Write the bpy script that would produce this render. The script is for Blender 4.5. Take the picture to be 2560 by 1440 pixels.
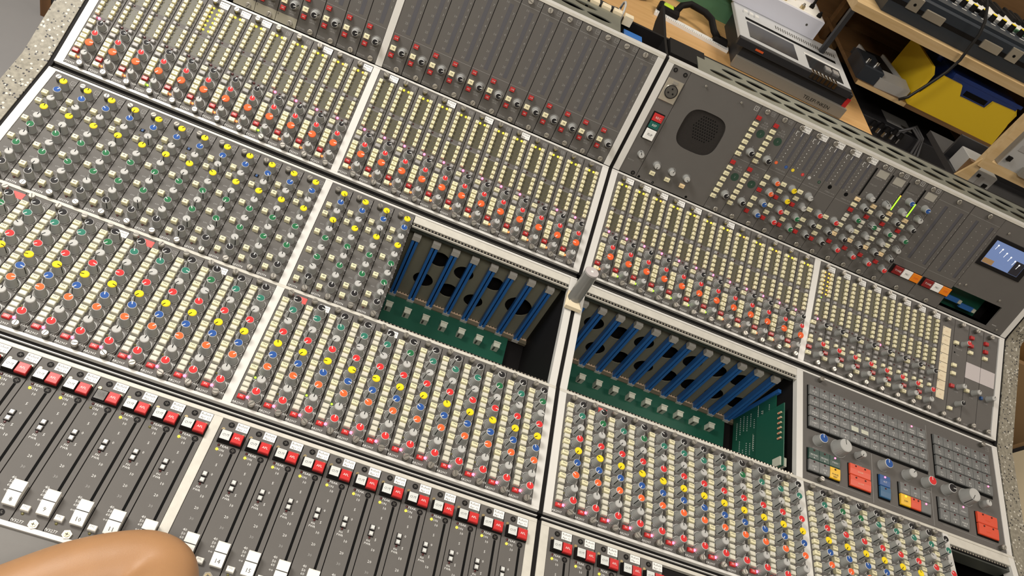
import bpy, math, random
from mathutils import Matrix, Vector
for o in list(bpy.data.objects): bpy.data.objects.remove(o)
scene = bpy.context.scene
COL = scene.collection
random.seed(7)
U = 0.04            # one module pitch in metres
H0 = 0.75           # height of the top edge of the fader row
def wp(x, y, z): return Vector((x * U, y * U, z * U + H0))

# ------------------------------------------------------------------ camera
RC = ((0.91755078, 0.11860358, 0.37951779), (0.35448215, -0.67637291, -0.64564859), (0.18011932, 0.72694765, -0.66264934))
cam = bpy.data.cameras.new('camera'); cam_o = bpy.data.objects.new('camera', cam); COL.objects.link(cam_o)
M = Matrix(((RC[0][0], -RC[1][0], -RC[2][0], 0), (RC[0][1], -RC[1][1], -RC[2][1], 0), (RC[0][2], -RC[1][2], -RC[2][2], 0), (0, 0, 0, 1)))
M.translation = wp(15.1952823, -16.30564934, 24.57229734)
cam_o.matrix_world = M
cam.sensor_width = 36.0; cam.sensor_fit = 'HORIZONTAL'
cam.lens = 1925.8628644826756 / 2560 * 36.0
cam.shift_x = (1280 - 1257.5871685) / 2560; cam.shift_y = (778.01484 - 720) / 2560
cam.clip_start = 0.02; cam.clip_end = 50
scene.camera = cam_o

# ------------------------------------------------------------------ light
scene.view_settings.view_transform = 'Standard'; scene.view_settings.look = 'None'
scene.view_settings.gamma = 1.0; scene.view_settings.use_curve_mapping = False
scene.view_settings.exposure = 0.0
w = bpy.data.worlds.new('room_air'); scene.world = w; w.use_nodes = True
w.node_tree.nodes['Background'].inputs[0].default_value = (1.0, 0.93, 0.84, 1)
w.node_tree.nodes['Background'].inputs[1].default_value = 0.22
def area(name, loc, sx, sy, power, col, rot=(0, 0, 0)):
    l = bpy.data.lights.new(name, 'AREA'); l.shape = 'RECTANGLE'; l.size = sx; l.size_y = sy
    l.energy = power; l.color = col
    o = bpy.data.objects.new(name, l); COL.objects.link(o); o.location = loc; o.rotation_euler = rot
    return o
area('ceiling_or_fill_lamp', (-0.75, 0.50, 2.60), 1.0, 0.7, 62, (1.0, 0.955, 0.89))
area('ceiling_or_fill_lamp', (0.55, -1.10, 2.60), 1.0, 0.6, 34, (1.0, 0.945, 0.87))  # soft front fill, added to brighten the knob sides facing the camera
area('ceiling_or_fill_lamp', (2.6, 0.30, 2.60), 0.8, 0.5, 15, (1.0, 0.90, 0.80))
area('ceiling_or_fill_lamp', (2.2, 2.40, 2.60), 0.8, 0.5, 20, (1.0, 0.90, 0.76))

# ------------------------------------------------------------------ materials
def mat(name, col, rough=0.5, metal=0.0, emit=0.0, ecol=None, vary=0.0, scale=40.0, bump=0.0, spec=0.5, trans=0.0, bscale=None):
    m = bpy.data.materials.new(name); m.use_nodes = True
    nt = m.node_tree; b = nt.nodes['Principled BSDF']
    b.inputs['Base Color'].default_value = (*col, 1); b.inputs['Roughness'].default_value = rough
    b.inputs['Metallic'].default_value = metal; b.inputs['Specular IOR Level'].default_value = spec
    b.inputs['Transmission Weight'].default_value = trans
    if emit:
        b.inputs['Emission Color'].default_value = (*(ecol or col), 1); b.inputs['Emission Strength'].default_value = emit
    if vary or bump:
        tc = nt.nodes.new('ShaderNodeTexCoord'); n = nt.nodes.new('ShaderNodeTexNoise')
        n.inputs['Scale'].default_value = scale; n.inputs['Detail'].default_value = 4
        nt.links.new(tc.outputs['Object'], n.inputs['Vector'])
        if vary:
            mx = nt.nodes.new('ShaderNodeMix'); mx.data_type = 'RGBA'
            mx.inputs[6].default_value = (*[c * (1 - vary) for c in col], 1); mx.inputs[7].default_value = (*[min(1, c * (1 + vary)) for c in col], 1)
            nt.links.new(n.outputs['Fac'], mx.inputs[0]); nt.links.new(mx.outputs[2], b.inputs['Base Color'])
        if bump:
            n2 = nt.nodes.new('ShaderNodeTexNoise'); n2.inputs['Scale'].default_value = bscale or scale * 8
            nt.links.new(tc.outputs['Object'], n2.inputs['Vector'])
            bp = nt.nodes.new('ShaderNodeBump'); bp.inputs['Strength'].default_value = bump; bp.inputs['Distance'].default_value = 0.0004
            nt.links.new(n2.outputs['Fac'], bp.inputs['Height']); nt.links.new(bp.outputs['Normal'], b.inputs['Normal'])
    return m
MT = {}
def dm(k, *a, **kw): MT[k] = mat(k, *a, **kw)
dm('panel_grey_paint', (0.118, 0.111, 0.104), 0.55, spec=0.22, vary=0.06, scale=30, bump=0.25, bscale=2600)
dm('panel_olive', (0.075, 0.070, 0.046), 0.5, vary=0.06, scale=30)
dm('beige_paint', (0.30, 0.28, 0.22), 0.5, vary=0.05)
dm('bright_aluminium', (0.66, 0.65, 0.62), 0.34, vary=0.04, scale=25, spec=0.6)
dm('aged_aluminium', (0.58, 0.56, 0.50), 0.42, vary=0.16, scale=60, bump=0.3)
dm('matt_black', (0.009, 0.008, 0.008), 0.65, spec=0.15)
dm('black_foam', (0.018, 0.015, 0.013), 0.95, vary=0.3, scale=300, bump=0.8)
dm('knob_grey', (0.30, 0.305, 0.295), 0.55, spec=0.25)
dm('knob_dark_grey', (0.15, 0.15, 0.15), 0.5)
dm('line_black', (0.006, 0.006, 0.006), 0.7, spec=0.05)
dm('print_white', (0.72, 0.72, 0.70), 0.6)
dm('print_dim', (0.30, 0.295, 0.285), 0.6)
dm('ink_black', (0.03, 0.03, 0.03), 0.6)
dm('cap_black', (0.018, 0.017, 0.018), 0.6, spec=0.18)
dm('cap_white', (0.46, 0.46, 0.445), 0.6, spec=0.18)
dm('cap_red', (0.62, 0.035, 0.035), 0.6, spec=0.18)
dm('cap_orange', (0.80, 0.13, 0.035), 0.6, spec=0.18)
dm('cap_yellow', (0.86, 0.66, 0.02), 0.6, spec=0.18)
dm('cap_blue', (0.025, 0.085, 0.30), 0.6, spec=0.18)
dm('cap_green', (0.02, 0.14, 0.055), 0.6, spec=0.18)
dm('cap_teal', (0.03, 0.17, 0.12), 0.6, spec=0.18)
dm('cap_rim', (0.66, 0.66, 0.66), 0.5)
dm('cream_plastic', (0.80, 0.75, 0.50), 0.42)
dm('ivory_plastic', (0.62, 0.60, 0.50), 0.4)
dm('cool_grey_plastic', (0.33, 0.32, 0.31), 0.45)
dm('amber_cream', (0.86, 0.66, 0.38), 0.42)
dm('red_plastic', (0.42, 0.022, 0.022), 0.32)
dm('bright_red_plastic', (0.55, 0.03, 0.03), 0.35)
dm('white_plastic', (0.80, 0.79, 0.74), 0.35)
dm('pale_lens', (0.62, 0.64, 0.62), 0.3)
dm('smoked_lens', (0.10, 0.098, 0.09), 0.25)
dm('steel', (0.42, 0.40, 0.36), 0.36, metal=0.7)
dm('dark_brown', (0.07, 0.065, 0.055), 0.6)  # dark brown of screw bodies, slots and small print
dm('brass', (0.62, 0.50, 0.28), 0.35, metal=0.8)
dm('paper_white', (0.82, 0.82, 0.80), 0.7)
dm('sticker_red', (0.70, 0.10, 0.09), 0.6)
dm('led_off_red', (0.06, 0.008, 0.008), 0.3)
dm('led_off_amber', (0.13, 0.115, 0.03), 0.35)
dm('led_yellow', (0.9, 0.75, 0.05), 0.4, emit=1.8, ecol=(1.0, 0.74, 0.03))
dm('led_amber', (0.9, 0.5, 0.05), 0.4, emit=1.2, ecol=(1.0, 0.50, 0.05))
dm('led_pink', (0.9, 0.1, 0.2), 0.4, emit=4.5, ecol=(1.0, 0.12, 0.24))
dm('led_orange', (0.9, 0.2, 0.05), 0.4, emit=2.2, ecol=(1.0, 0.20, 0.05))
dm('led_green', (0.4, 0.9, 0.05), 0.4, emit=1.6, ecol=(0.38, 1.0, 0.03))
dm('red_button_glow', (0.55, 0.03, 0.03), 0.35, emit=0.06, ecol=(1, .05, .03))
dm('meter_window', (0.085, 0.085, 0.098), 0.25)
dm('stone', (0.36, 0.335, 0.275), 0.5, spec=0.25)
dm('skin', (0.36, 0.19, 0.085), 0.5, vary=0.10, scale=30, bump=0.3, bscale=900)
dm('blue_plastic', (0.03, 0.15, 0.46), 0.4)
dm('clear_clip', (0.50, 0.48, 0.44), 0.2)
dm('circuit_green', (0.012, 0.09, 0.055), 0.4, vary=0.10, scale=20)
dm('cage_wall', (0.19, 0.18, 0.13), 0.55, vary=0.06)
dm('copper_bus', (0.62, 0.45, 0.31), 0.45)
dm('armrest_vinyl', (0.135, 0.128, 0.118), 0.5, vary=0.08, scale=12, bump=0.4)
dm('key_grey', (0.145, 0.150, 0.148), 0.42)
dm('key_dark_green', (0.02, 0.058, 0.045), 0.4)
dm('key_yellow', (0.80, 0.47, 0.02), 0.42)
dm('key_red', (0.66, 0.075, 0.03), 0.4)
dm('key_blue', (0.02, 0.085, 0.26), 0.4)
dm('key_steel_blue', (0.03, 0.11, 0.22), 0.4)
dm('key_orange', (0.78, 0.22, 0.01), 0.35)
dm('disc_green', (0.018, 0.055, 0.035), 0.5)
dm('nickel', (0.55, 0.51, 0.43), 0.3, metal=0.7)
dm('plate_lilac', (0.50, 0.46, 0.46), 0.5)
dm('label_cream', (0.76, 0.66, 0.47), 0.6)
dm('tape_white', (0.55, 0.56, 0.46), 0.8)
# speckled stone gets two layers of chips
def stone():
    m = MT['stone']; nt = m.node_tree; b = nt.nodes['Principled BSDF']
    tc = nt.nodes.new('ShaderNodeTexCoord'); prev = None
    base = nt.nodes.new('ShaderNodeTexNoise'); base.inputs['Scale'].default_value = 160; nt.links.new(tc.outputs['Object'], base.inputs['Vector'])
    cr = nt.nodes.new('ShaderNodeValToRGB'); cr.color_ramp.elements[0].position = .35; cr.color_ramp.elements[1].position = .7
    cr.color_ramp.elements[0].color = (0.20, 0.184, 0.145, 1); cr.color_ramp.elements[1].color = (0.30, 0.278, 0.222, 1)
    nt.links.new(base.outputs['Fac'], cr.inputs[0]); prev = cr.outputs[0]
    for sc, th, col, off in ((230, 0.17, (0.03, 0.028, 0.03, 1), 0.0), (200, 0.16, (0.55, 0.53, 0.47, 1), 3.3)):
        mp = nt.nodes.new('ShaderNodeMapping'); mp.inputs['Location'].default_value = (off, off, off); nt.links.new(tc.outputs['Object'], mp.inputs[0])
        v = nt.nodes.new('ShaderNodeTexVoronoi'); v.inputs['Scale'].default_value = sc; nt.links.new(mp.outputs[0], v.inputs['Vector'])
        sep = nt.nodes.new('ShaderNodeSeparateColor'); nt.links.new(v.outputs['Color'], sep.inputs[0])
        g = nt.nodes.new('ShaderNodeMath'); g.operation = 'LESS_THAN'; g.inputs[1].default_value = th; nt.links.new(sep.outputs[0], g.inputs[0])
        d = nt.nodes.new('ShaderNodeMath'); d.operation = 'LESS_THAN'; d.inputs[1].default_value = 0.42; nt.links.new(v.outputs['Distance'], d.inputs[0])
        a = nt.nodes.new('ShaderNodeMath'); a.operation = 'MULTIPLY'; nt.links.new(g.outputs[0], a.inputs[0]); nt.links.new(d.outputs[0], a.inputs[1])
        mx = nt.nodes.new('ShaderNodeMix'); mx.data_type = 'RGBA'; nt.links.new(a.outputs[0], mx.inputs[0]); nt.links.new(prev, mx.inputs[6]); mx.inputs[7].default_value = col
        prev = mx.outputs[2]
    nt.links.new(prev, b.inputs['Base Color'])
stone()
def wood(name, c0, c1, scale=6, axis=0):
    m = mat(name, c0, 0.45); nt = m.node_tree; b = nt.nodes['Principled BSDF']
    tc = nt.nodes.new('ShaderNodeTexCoord'); mp = nt.nodes.new('ShaderNodeMapping')
    s = [9 * scale, 9 * scale, 9 * scale]; s[axis] = scale * .6; mp.inputs['Scale'].default_value = s
    n = nt.nodes.new('ShaderNodeTexNoise'); n.inputs['Scale'].default_value = 1; n.inputs['Detail'].default_value = 6; n.inputs['Distortion'].default_value = .6
    cr = nt.nodes.new('ShaderNodeValToRGB'); cr.color_ramp.elements[0].color = (*c0, 1); cr.color_ramp.elements[1].color = (*c1, 1)
    cr.color_ramp.elements[0].position = .35; cr.color_ramp.elements[1].position = .68
    nt.links.new(tc.outputs['Object'], mp.inputs[0]); nt.links.new(mp.outputs[0], n.inputs['Vector']); nt.links.new(n.outputs['Fac'], cr.inputs[0]); nt.links.new(cr.outputs[0], b.inputs['Base Color'])
    MT[name] = m
wood('birch_ply', (0.62, 0.36, 0.14), (0.70, 0.43, 0.18))
wood('pine', (0.58, 0.40, 0.19), (0.68, 0.50, 0.27))
wood('dark_brown_wood', (0.10, 0.045, 0.015), (0.15, 0.07, 0.025), axis=2)
wood('dark_oak', (0.14, 0.075, 0.03), (0.20, 0.11, 0.045))  # dark brown wood of the rack boards and stand posts

# ------------------------------------------------------------------ mesh helpers (all in module units)
TXT = {}
def text_geo(s):
    if s in TXT: return TXT[s]
    c = bpy.data.curves.new('t', 'FONT'); c.body = s; c.size = 1.0; c.resolution_u = 1; c.align_x = 'CENTER'; c.align_y = 'CENTER'
    o = bpy.data.objects.new('t', c); me = bpy.data.meshes.new_from_object(o)
    g = ([tuple(v.co[:2]) for v in me.vertices], [tuple(p.vertices) for p in me.polygons])
    bpy.data.objects.remove(o); bpy.data.curves.remove(c); bpy.data.meshes.remove(me)
    TXT[s] = g
    return g
class MB:
    def __init__(s): s.v = []; s.f = []; s.m = []; s.mats = []; s.sm = []
    def mi(s, k):
        if k not in s.mats: s.mats.append(k)
        return s.mats.index(k)
    def face(s, vs, k, smooth=False):
        b = len(s.v); s.v += [tuple(p) for p in vs]; s.f.append(tuple(range(b, b + len(vs)))); s.m.append(s.mi(k)); s.sm.append(smooth)
    def geo(s, vs, fs, k, smooth=False):
        b = len(s.v); s.v += [tuple(p) for p in vs]
        for f in fs: s.f.append(tuple(i + b for i in f)); s.m.append(s.mi(k)); s.sm.append(smooth)
        return s
    def box(s, x0, x1, y0, y1, z0, z1, k, bev=0.0, ktop=None):
        b = bev
        vs = [(x0, y0, z0), (x1, y0, z0), (x1, y1, z0), (x0, y1, z0), (x0, y0, z1 - b), (x1, y0, z1 - b), (x1, y1, z1 - b), (x0, y1, z1 - b)]
        fs = [(3, 2, 1, 0), (0, 1, 5, 4), (1, 2, 6, 5), (2, 3, 7, 6), (3, 0, 4, 7)]
        if b:
            vs += [(x0 + b, y0 + b, z1), (x1 - b, y0 + b, z1), (x1 - b, y1 - b, z1), (x0 + b, y1 - b, z1)]
            fs += [(4, 5, 9, 8), (5, 6, 10, 9), (6, 7, 11, 10), (7, 4, 8, 11)]
            s.geo(vs, fs, k); n = len(s.v) - 4
            s.f.append((n, n + 1, n + 2, n + 3)); s.m.append(s.mi(ktop or k)); s.sm.append(False)
        else:
            s.geo(vs, fs, k); n = len(s.v) - 4
            s.f.append((n, n + 1, n + 2, n + 3)); s.m.append(s.mi(ktop or k)); s.sm.append(False)
        return s
    def cyl(s, cx, cy, z0, z1, r0, r1, k, n=16, ktop=None, bottom=False, smooth=False, top=True):
        b = len(s.v)
        for i in range(n):
            a = 2 * math.pi * i / n; s.v.append((cx + r0 * math.cos(a), cy + r0 * math.sin(a), z0))
        for i in range(n):
            a = 2 * math.pi * i / n; s.v.append((cx + r1 * math.cos(a), cy + r1 * math.sin(a), z1))
        for i in range(n):
            j = (i + 1) % n; s.f.append((b + i, b + j, b + n + j, b + n + i)); s.m.append(s.mi(k)); s.sm.append(smooth)
        if top: s.f.append(tuple(b + n + i for i in range(n))); s.m.append(s.mi(ktop or k)); s.sm.append(False)
        if bottom: s.f.append(tuple(b + n - 1 - i for i in range(n))); s.m.append(s.mi(k)); s.sm.append(False)
        return s
    def dome(s, cx, cy, r, h, k, n=10):
        s.cyl(cx, cy, 0, h * .6, r, r * .86, k, n, top=False, smooth=True); s.cyl(cx, cy, h * .6, h, r * .86, r * .4, k, n, smooth=True); return s
    def arc(s, cx, cy, r, w, a0, a1, z, k, n=14):
        for i in range(n):
            p = math.radians(a0 + (a1 - a0) * i / n); q = math.radians(a0 + (a1 - a0) * (i + 1) / n)
            s.face([(cx + r * math.cos(p), cy + r * math.sin(p), z), (cx + (r + w) * math.cos(p), cy + (r + w) * math.sin(p), z), (cx + (r + w) * math.cos(q), cy + (r + w) * math.sin(q), z), (cx + r * math.cos(q), cy + r * math.sin(q), z)], k)
        return s
    def rect(s, x0, x1, y0, y1, z, k): s.face([(x0, y0, z), (x1, y0, z), (x1, y1, z), (x0, y1, z)], k); return s
    def line(s, x0, y0, x1, y1, w, z, k):
        dx, dy = x1 - x0, y1 - y0; l = math.hypot(dx, dy) or 1; nx, ny = -dy / l * w / 2, dx / l * w / 2
        s.face([(x0 - nx, y0 - ny, z), (x1 - nx, y1 - ny, z), (x1 + nx, y1 + ny, z), (x0 + nx, y0 + ny, z)], k); return s
    def text(s, t, cx, cy, size, z, k, rot=0.0, tilt=None):
        vs, fs = text_geo(t); c, sn = math.cos(rot), math.sin(rot)
        s.geo([(cx + size * (x * c - y * sn), cy + size * (x * sn + y * c), z) for x, y in vs], fs, k); return s
    def prism(s, pts, x0, x1, k):      # polygon in (y, z), extruded along x
        n = len(pts); b = len(s.v)
        s.v += [(x0, p[0], p[1]) for p in pts] + [(x1, p[0], p[1]) for p in pts]
        fs = [tuple(b + i for i in range(n))[::-1], tuple(b + n + i for i in range(n))] + [(b + i, b + (i + 1) % n, b + n + (i + 1) % n, b + n + i) for i in range(n)]
        for f in fs: s.f.append(f); s.m.append(s.mi(k)); s.sm.append(False)
        return s
    def tube(s, pts, r, k, n=8, smooth=True):
        P = [Vector(p) for p in pts]; rings = []
        for i, p in enumerate(P):
            d = (P[min(i + 1, len(P) - 1)] - P[max(i - 1, 0)]).normalized()
            a = d.orthogonal().normalized() if i == 0 else (rings[-1][1] - d * rings[-1][1].dot(d)).normalized()
            bb = d.cross(a); rr = r[i] if isinstance(r, (list, tuple)) else r
            rings.append(([p + (a * math.cos(2 * math.pi * j / n) + bb * math.sin(2 * math.pi * j / n)) * rr for j in range(n)], a))
        vs = [tuple(q) for ring, _ in rings for q in ring]; fs = []
        for i in range(len(P) - 1):
            for j in range(n): fs.append((i * n + j, i * n + (j + 1) % n, (i + 1) * n + (j + 1) % n, (i + 1) * n + j))
        fs += [tuple(range(n))[::-1], tuple((len(P) - 1) * n + j for j in range(n))]
        s.geo(vs, fs, k, smooth); return s
    def build(s, name):
        me = bpy.data.meshes.new(name); me.from_pydata([(x * U, y * U, z * U) for x, y, z in s.v], [], s.f)
        for k in s.mats: me.materials.append(MT[k])
        me.polygons.foreach_set('material_index', s.m); me.polygons.foreach_set('use_smooth', s.sm); me.update(); return me
def plate_with_holes(name, outer, holes, t, k):
    """a sheet of thickness t (top at z=0) with real holes; outer and holes are point loops"""
    c = bpy.data.curves.new(name, 'CURVE'); c.dimensions = '2D'; c.fill_mode = 'BOTH'; c.extrude = t * U / 2
    for loop in [outer] + holes:
        sp = c.splines.new('POLY'); sp.points.add(len(loop) - 1); sp.use_cyclic_u = True
        for p, q in zip(sp.points, loop): p.co = (q[0] * U, q[1] * U, -t * U / 2, 1)
    o = bpy.data.objects.new(name, c); me = bpy.data.meshes.new_from_object(o)
    bpy.data.objects.remove(o); bpy.data.curves.remove(c)
    for v in me.vertices: pass
    zs = [v.co.z for v in me.vertices]; zc = (max(zs) + min(zs)) / 2
    for v in me.vertices: v.co.z += -t * U / 2 - zc
    me.materials.clear(); me.materials.append(MT[k]); me.name = name
    return me
def circ(cx, cy, r, n=20, ry=None): return [(cx + r * math.cos(2 * math.pi * i / n), cy + (ry or r) * math.sin(2 * math.pi * i / n)) for i in range(n)]

def link(name, me, parent=None, loc=(0, 0, 0), rz=0.0):
    o = bpy.data.objects.new(name, me); COL.objects.link(o)
    if parent: o.parent = parent
    o.location = (loc[0] * U, loc[1] * U, loc[2] * U)
    if rz: o.rotation_euler = (0, 0, rz)
    return o
def tag(o, label, cat, group=None, kind=None):
    if label: o['label'] = label
    if cat: o['category'] = cat
    if group: o['group'] = group
    if kind: o['kind'] = kind
    return o
def empty(name, mw, label, cat, group=None):
    o = bpy.data.objects.new(name, None); COL.objects.link(o); o.empty_display_size = 0.01; o.matrix_world = mw
    return tag(o, label, cat, group)

# ------------------------------------------------------------------ console geometry (y, z of the row edges, module units)
EDGE = {'mt': (19.633782, 10.83301), 'mb': (18.054525, 5.286454), 'rt': (17.945684, 5.193869), 'rb': (12.791545, 2.367048), 'et': (12.225656, 2.186268),
        'eb': (6.524473, 0.692136), 'at': (6.361175, 0.699278), 'ab': (0.626122, 0.083985), 'ft': (0, 0), 'ff': (-5.561672, -0.38891)}
XB = {'A': 0.0, 'B': 12.331463, 'C': 25.205975, 'D': 37.56424, 'R': 49.642791}
ROW = {}
for k, (b, t) in {'m': ('mb', 'mt'), 'r': ('rb', 'rt'), 'e': ('eb', 'et'), 'a': ('ab', 'at'), 'f': ('ff', 'ft')}.items():
    b = Vector((0, *EDGE[b])); t = Vector((0, *EDGE[t])); d = t - b; L = d.length; d.normalize(); n = Vector((1, 0, 0)).cross(d); ROW[k] = (b, d, n, L)
def rowmat(row, x, v=0.0, h=0.0):
    b, d, n, L = ROW[row]; p = b + Vector((x, 0, 0)) + d * v + n * h
    m = Matrix(((1, d.x, n.x, 0), (0, d.y, n.y, 0), (0, d.z, n.z, 0), (0, 0, 0, 1))); m.translation = wp(*p); return m
NUMW = ['zero', 'one', 'two', 'three', 'four', 'five', 'six', 'seven', 'eight', 'nine', 'ten', 'eleven', 'twelve', 'thirteen', 'fourteen', 'fifteen', 'sixteen']
ORD = ['first', 'second', 'third', 'fourth', 'fifth', 'sixth', 'seventh', 'eighth', 'ninth', 'tenth', 'eleventh', 'twelfth']
BAY = {'A': 'leftmost bay', 'B': 'second bay from left', 'C': 'third bay from left', 'D': 'rightmost bay'}

# ------------------------------------------------------------------ shared control meshes
def knob_meshes(key, r0, r1, h, cap, body='knob_grey', n=18, linecol=None):
    b = MB(); b.cyl(0, 0, 0, 0.03, r0 * 1.06, r0 * 1.06, body, n); b.cyl(0, 0, 0.03, h, r0, r1, body, n)
    y0, y1 = r0 * 1.005, r1 * 1.01
    b.face([(-.016, y0, .05), (.016, y0, .05), (.014, y1, h), (-.014, y1, h)][::-1], 'line_black')
    c = MB(); c.cyl(0, 0, 0, .02, r1 * 1.0, r1 * .97, 'cap_rim' if cap not in ('white', 'orangeplain', 'yellow') else {'white': 'cap_white', 'yellow': 'cap_yellow', 'orangeplain': 'cap_orange'}[cap], n)
    col = 'cap_' + cap.replace('plain', ''); c.cyl(0, 0, .02, .035, r1 * .90, r1 * .88, col, n)
    lc = linecol or ('line_black' if cap in ('white', 'yellow') else 'print_white')
    c.rect(-.016, .016, r1 * .12, r1 * .93, .038, lc)
    return b.build('knob_' + key), c.build('cap_' + key), h
KN = {}
def knob(parent, kind, x, y, ang, rec=None):
    b, c, h = KN[kind]
    k = link('knob', b, parent, (x, y, 0), ang); cp = link('cap', c, k, (0, 0, h)); return k
for cap in ('black', 'green', 'teal', 'white', 'red', 'yellow', 'blue', 'orange'):
    KN['a_' + cap] = knob_meshes('a_' + cap, 0.205, 0.162, 0.42, cap)
    KN['e_' + cap] = knob_meshes('e_' + cap, 0.185, 0.150, 0.40, cap)
    KN['b_' + cap] = knob_meshes('b_' + cap, 0.185, 0.140, 0.40, cap, n=16)
for cap in ('black', 'red', 'white'): KN['r_' + cap] = knob_meshes('r_' + cap, 0.175, 0.132, 0.36, cap)
KN['r_orange'] = knob_meshes('r_orange', 0.19, 0.172, 0.40, 'orangeplain')
KN['d_black'] = knob_meshes('d_black', 0.16, 0.14, 0.44, 'black'); KN['d_red'] = knob_meshes('d_red', 0.165, 0.14, 0.42, 'red'); KN['d_white'] = knob_meshes('d_white', 0.165, 0.14, 0.42, 'white')
KN['m_black'] = knob_meshes('m_black', 0.20, 0.145, 0.36, 'black', n=20)
KN['s_white'] = knob_meshes('s_white', 0.17, 0.15, 0.30, 'white', n=20)
for cap in ('blue', 'white', 'red', 'black'): KN['p_' + cap] = knob_meshes('p_' + cap, 0.28, 0.235, 0.46, cap, n=22)
KN['p_big'] = knob_meshes('p_big', 0.44, 0.34, 0.56, 'white', n=24); KN['p_small'] = knob_meshes('p_small', 0.21, 0.17, 0.42, 'white', n=20)
BT = {}
def button_mesh(key, w, l, h, k, ktop=None, base=None):
    b = MB()
    if base: b.box(-w / 2 - .02, w / 2 + .02, -l / 2 - .02, l / 2 + .02, 0, h * .45, base)
    b.box(-w / 2, w / 2, -l / 2, l / 2, 0, h, k, 0.022, ktop); BT[key] = (b.build('button_' + key), h)
def button(parent, key, x, y, name='button'): return link(name, BT[key][0], parent, (x, y, 0))
button_mesh('pre', .27, .19, .20, 'cream_plastic'); button_mesh('plain', .26, .185, .17, 'ivory_plastic'); button_mesh('plain_flat', .26, .185, .14, 'ivory_plastic')
button_mesh('in', .27, .17, .10, 'red_button_glow'); button_mesh('eq', .235, .195, .20, 'cream_plastic')
button_mesh('rs', .165, .165, .15, 'cream_plastic'); button_mesh('rg', .15, .15, .13, 'cool_grey_plastic'); button_mesh('rp', .26, .185, .16, 'cream_plastic'); button_mesh('rpg', .26, .175, .13, 'cool_grey_plastic')
button_mesh('rr', .26, .175, .13, 'red_plastic'); button_mesh('mc', .26, .22, .13, 'cream_plastic'); button_mesh('mr', .24, .20, .16, 'red_plastic')
button_mesh('bc', .27, .20, .13, 'cream_plastic'); button_mesh('ba', .27, .20, .13, 'amber_cream'); button_mesh('bi', .22, .18, .12, 'ivory_plastic'); button_mesh('br', .22, .20, .15, 'red_plastic')
button_mesh('cut', .385, .40, .24, 'matt_black', 'pale_lens'); button_mesh('cut_dark', .385, .40, .16, 'matt_black', 'smoked_lens'); button_mesh('afl', .385, .40, .24, 'red_plastic', 'bright_red_plastic')
button_mesh('sq', .155, .165, .09, 'cool_grey_plastic', 'pale_lens', base='matt_black'); button_mesh('pfl', .25, .18, .15, 'white_plastic')
button_mesh('bb', .15, .17, .14, 'key_blue')
# thumbscrews, leds, stickers
def screw_mesh(r, h):
    b = MB(); b.cyl(0, 0, 0, h * .68, r * .95, r * .95, 'dark_brown', 14); b.cyl(0, 0, h * .68, h * .9, r, r, 'steel', 14); b.cyl(0, 0, h * .9, h, r, r * .86, 'steel', 14)
    b.line(-r * .8, 0, r * .8, 0, r * .22, h + .003, 'dark_brown'); return b.build('thumbscrew')
SCREW = screw_mesh(.125, .29); SCREW_FLAT = screw_mesh(.13, .10)
def flat_screw_mesh():
    b = MB(); b.cyl(0, 0, 0, .02, .11, .11, 'matt_black', 14); b.line(-.06, 0, .06, 0, .03, .022, 'dark_brown'); b.line(0, -.06, 0, .06, .03, .022, 'dark_brown'); return b.build('recessed_screw')
FSCREW = flat_screw_mesh()
def hex_screw():
    b = MB(); b.cyl(0, 0, 0, .07, .16, .15, 'nickel', 6); b.cyl(0, 0, .07, .09, .09, .085, 'brass', 14); b.line(-.05, 0, .05, 0, .025, .092, 'dark_brown'); b.line(0, -.05, 0, .05, .025, .092, 'dark_brown'); return b.build('hex_screw')
HSCREW = hex_screw()
def screw(parent, me, x, y, ang=None): return link('screw', me, parent, (x, y, 0), random.uniform(0, 3.1) if ang is None else ang)
LEDM = {}
for k in ('led_yellow', 'led_amber', 'led_pink', 'led_orange', 'led_green', 'led_off_red', 'led_off_amber'):
    LEDM[k] = MB().dome(0, 0, .05, .05, k).build(k)
def led(parent, k, x, y, z=0.0, s=1.0):
    o = link('led', LEDM[k], parent, (x, y, z))
    if s != 1.0: o.scale = (s, s, s)
    return o
def sticker_mesh(month, k='paper_white'):
    b = MB(); b.box(-.215, .215, -.155, .155, 0, .012, k)
    if k == 'paper_white':
        b.text('Refurb', 0, .06, .13, .014, 'dark_brown'); b.text(month + ' 11', 0, -.08, .12, .014, 'dark_brown')
    return b.build('sticker')
STK = {'Apr': sticker_mesh('Apr'), 'Feb': sticker_mesh('Feb'), 'Mar': sticker_mesh('Mar'), 'red': sticker_mesh('', 'sticker_red')}
def logo(b, x, y, s, k='print_dim', two=True):
    for a in ((x - s, y - s, x + s, y - s), (x + s, y - s, x + s, y + s), (x + s, y + s, x - s, y + s), (x - s, y + s, x - s, y - s)): b.line(*a, .014, .004, k)
    b.text('CE' if two else 'C', x, y, s * 1.35, .004, k)
def panel_mesh(L, k='panel_grey_paint', wd=0.966, y0=0.0): return MB().box(.017, .017 + wd, y0 + .015, L - .015, -.10, 0, k).build('panel')
LR = {k: ROW[k][3] for k in ROW}
PANEL = {k: panel_mesh(LR[k]) for k in ROW}

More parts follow.
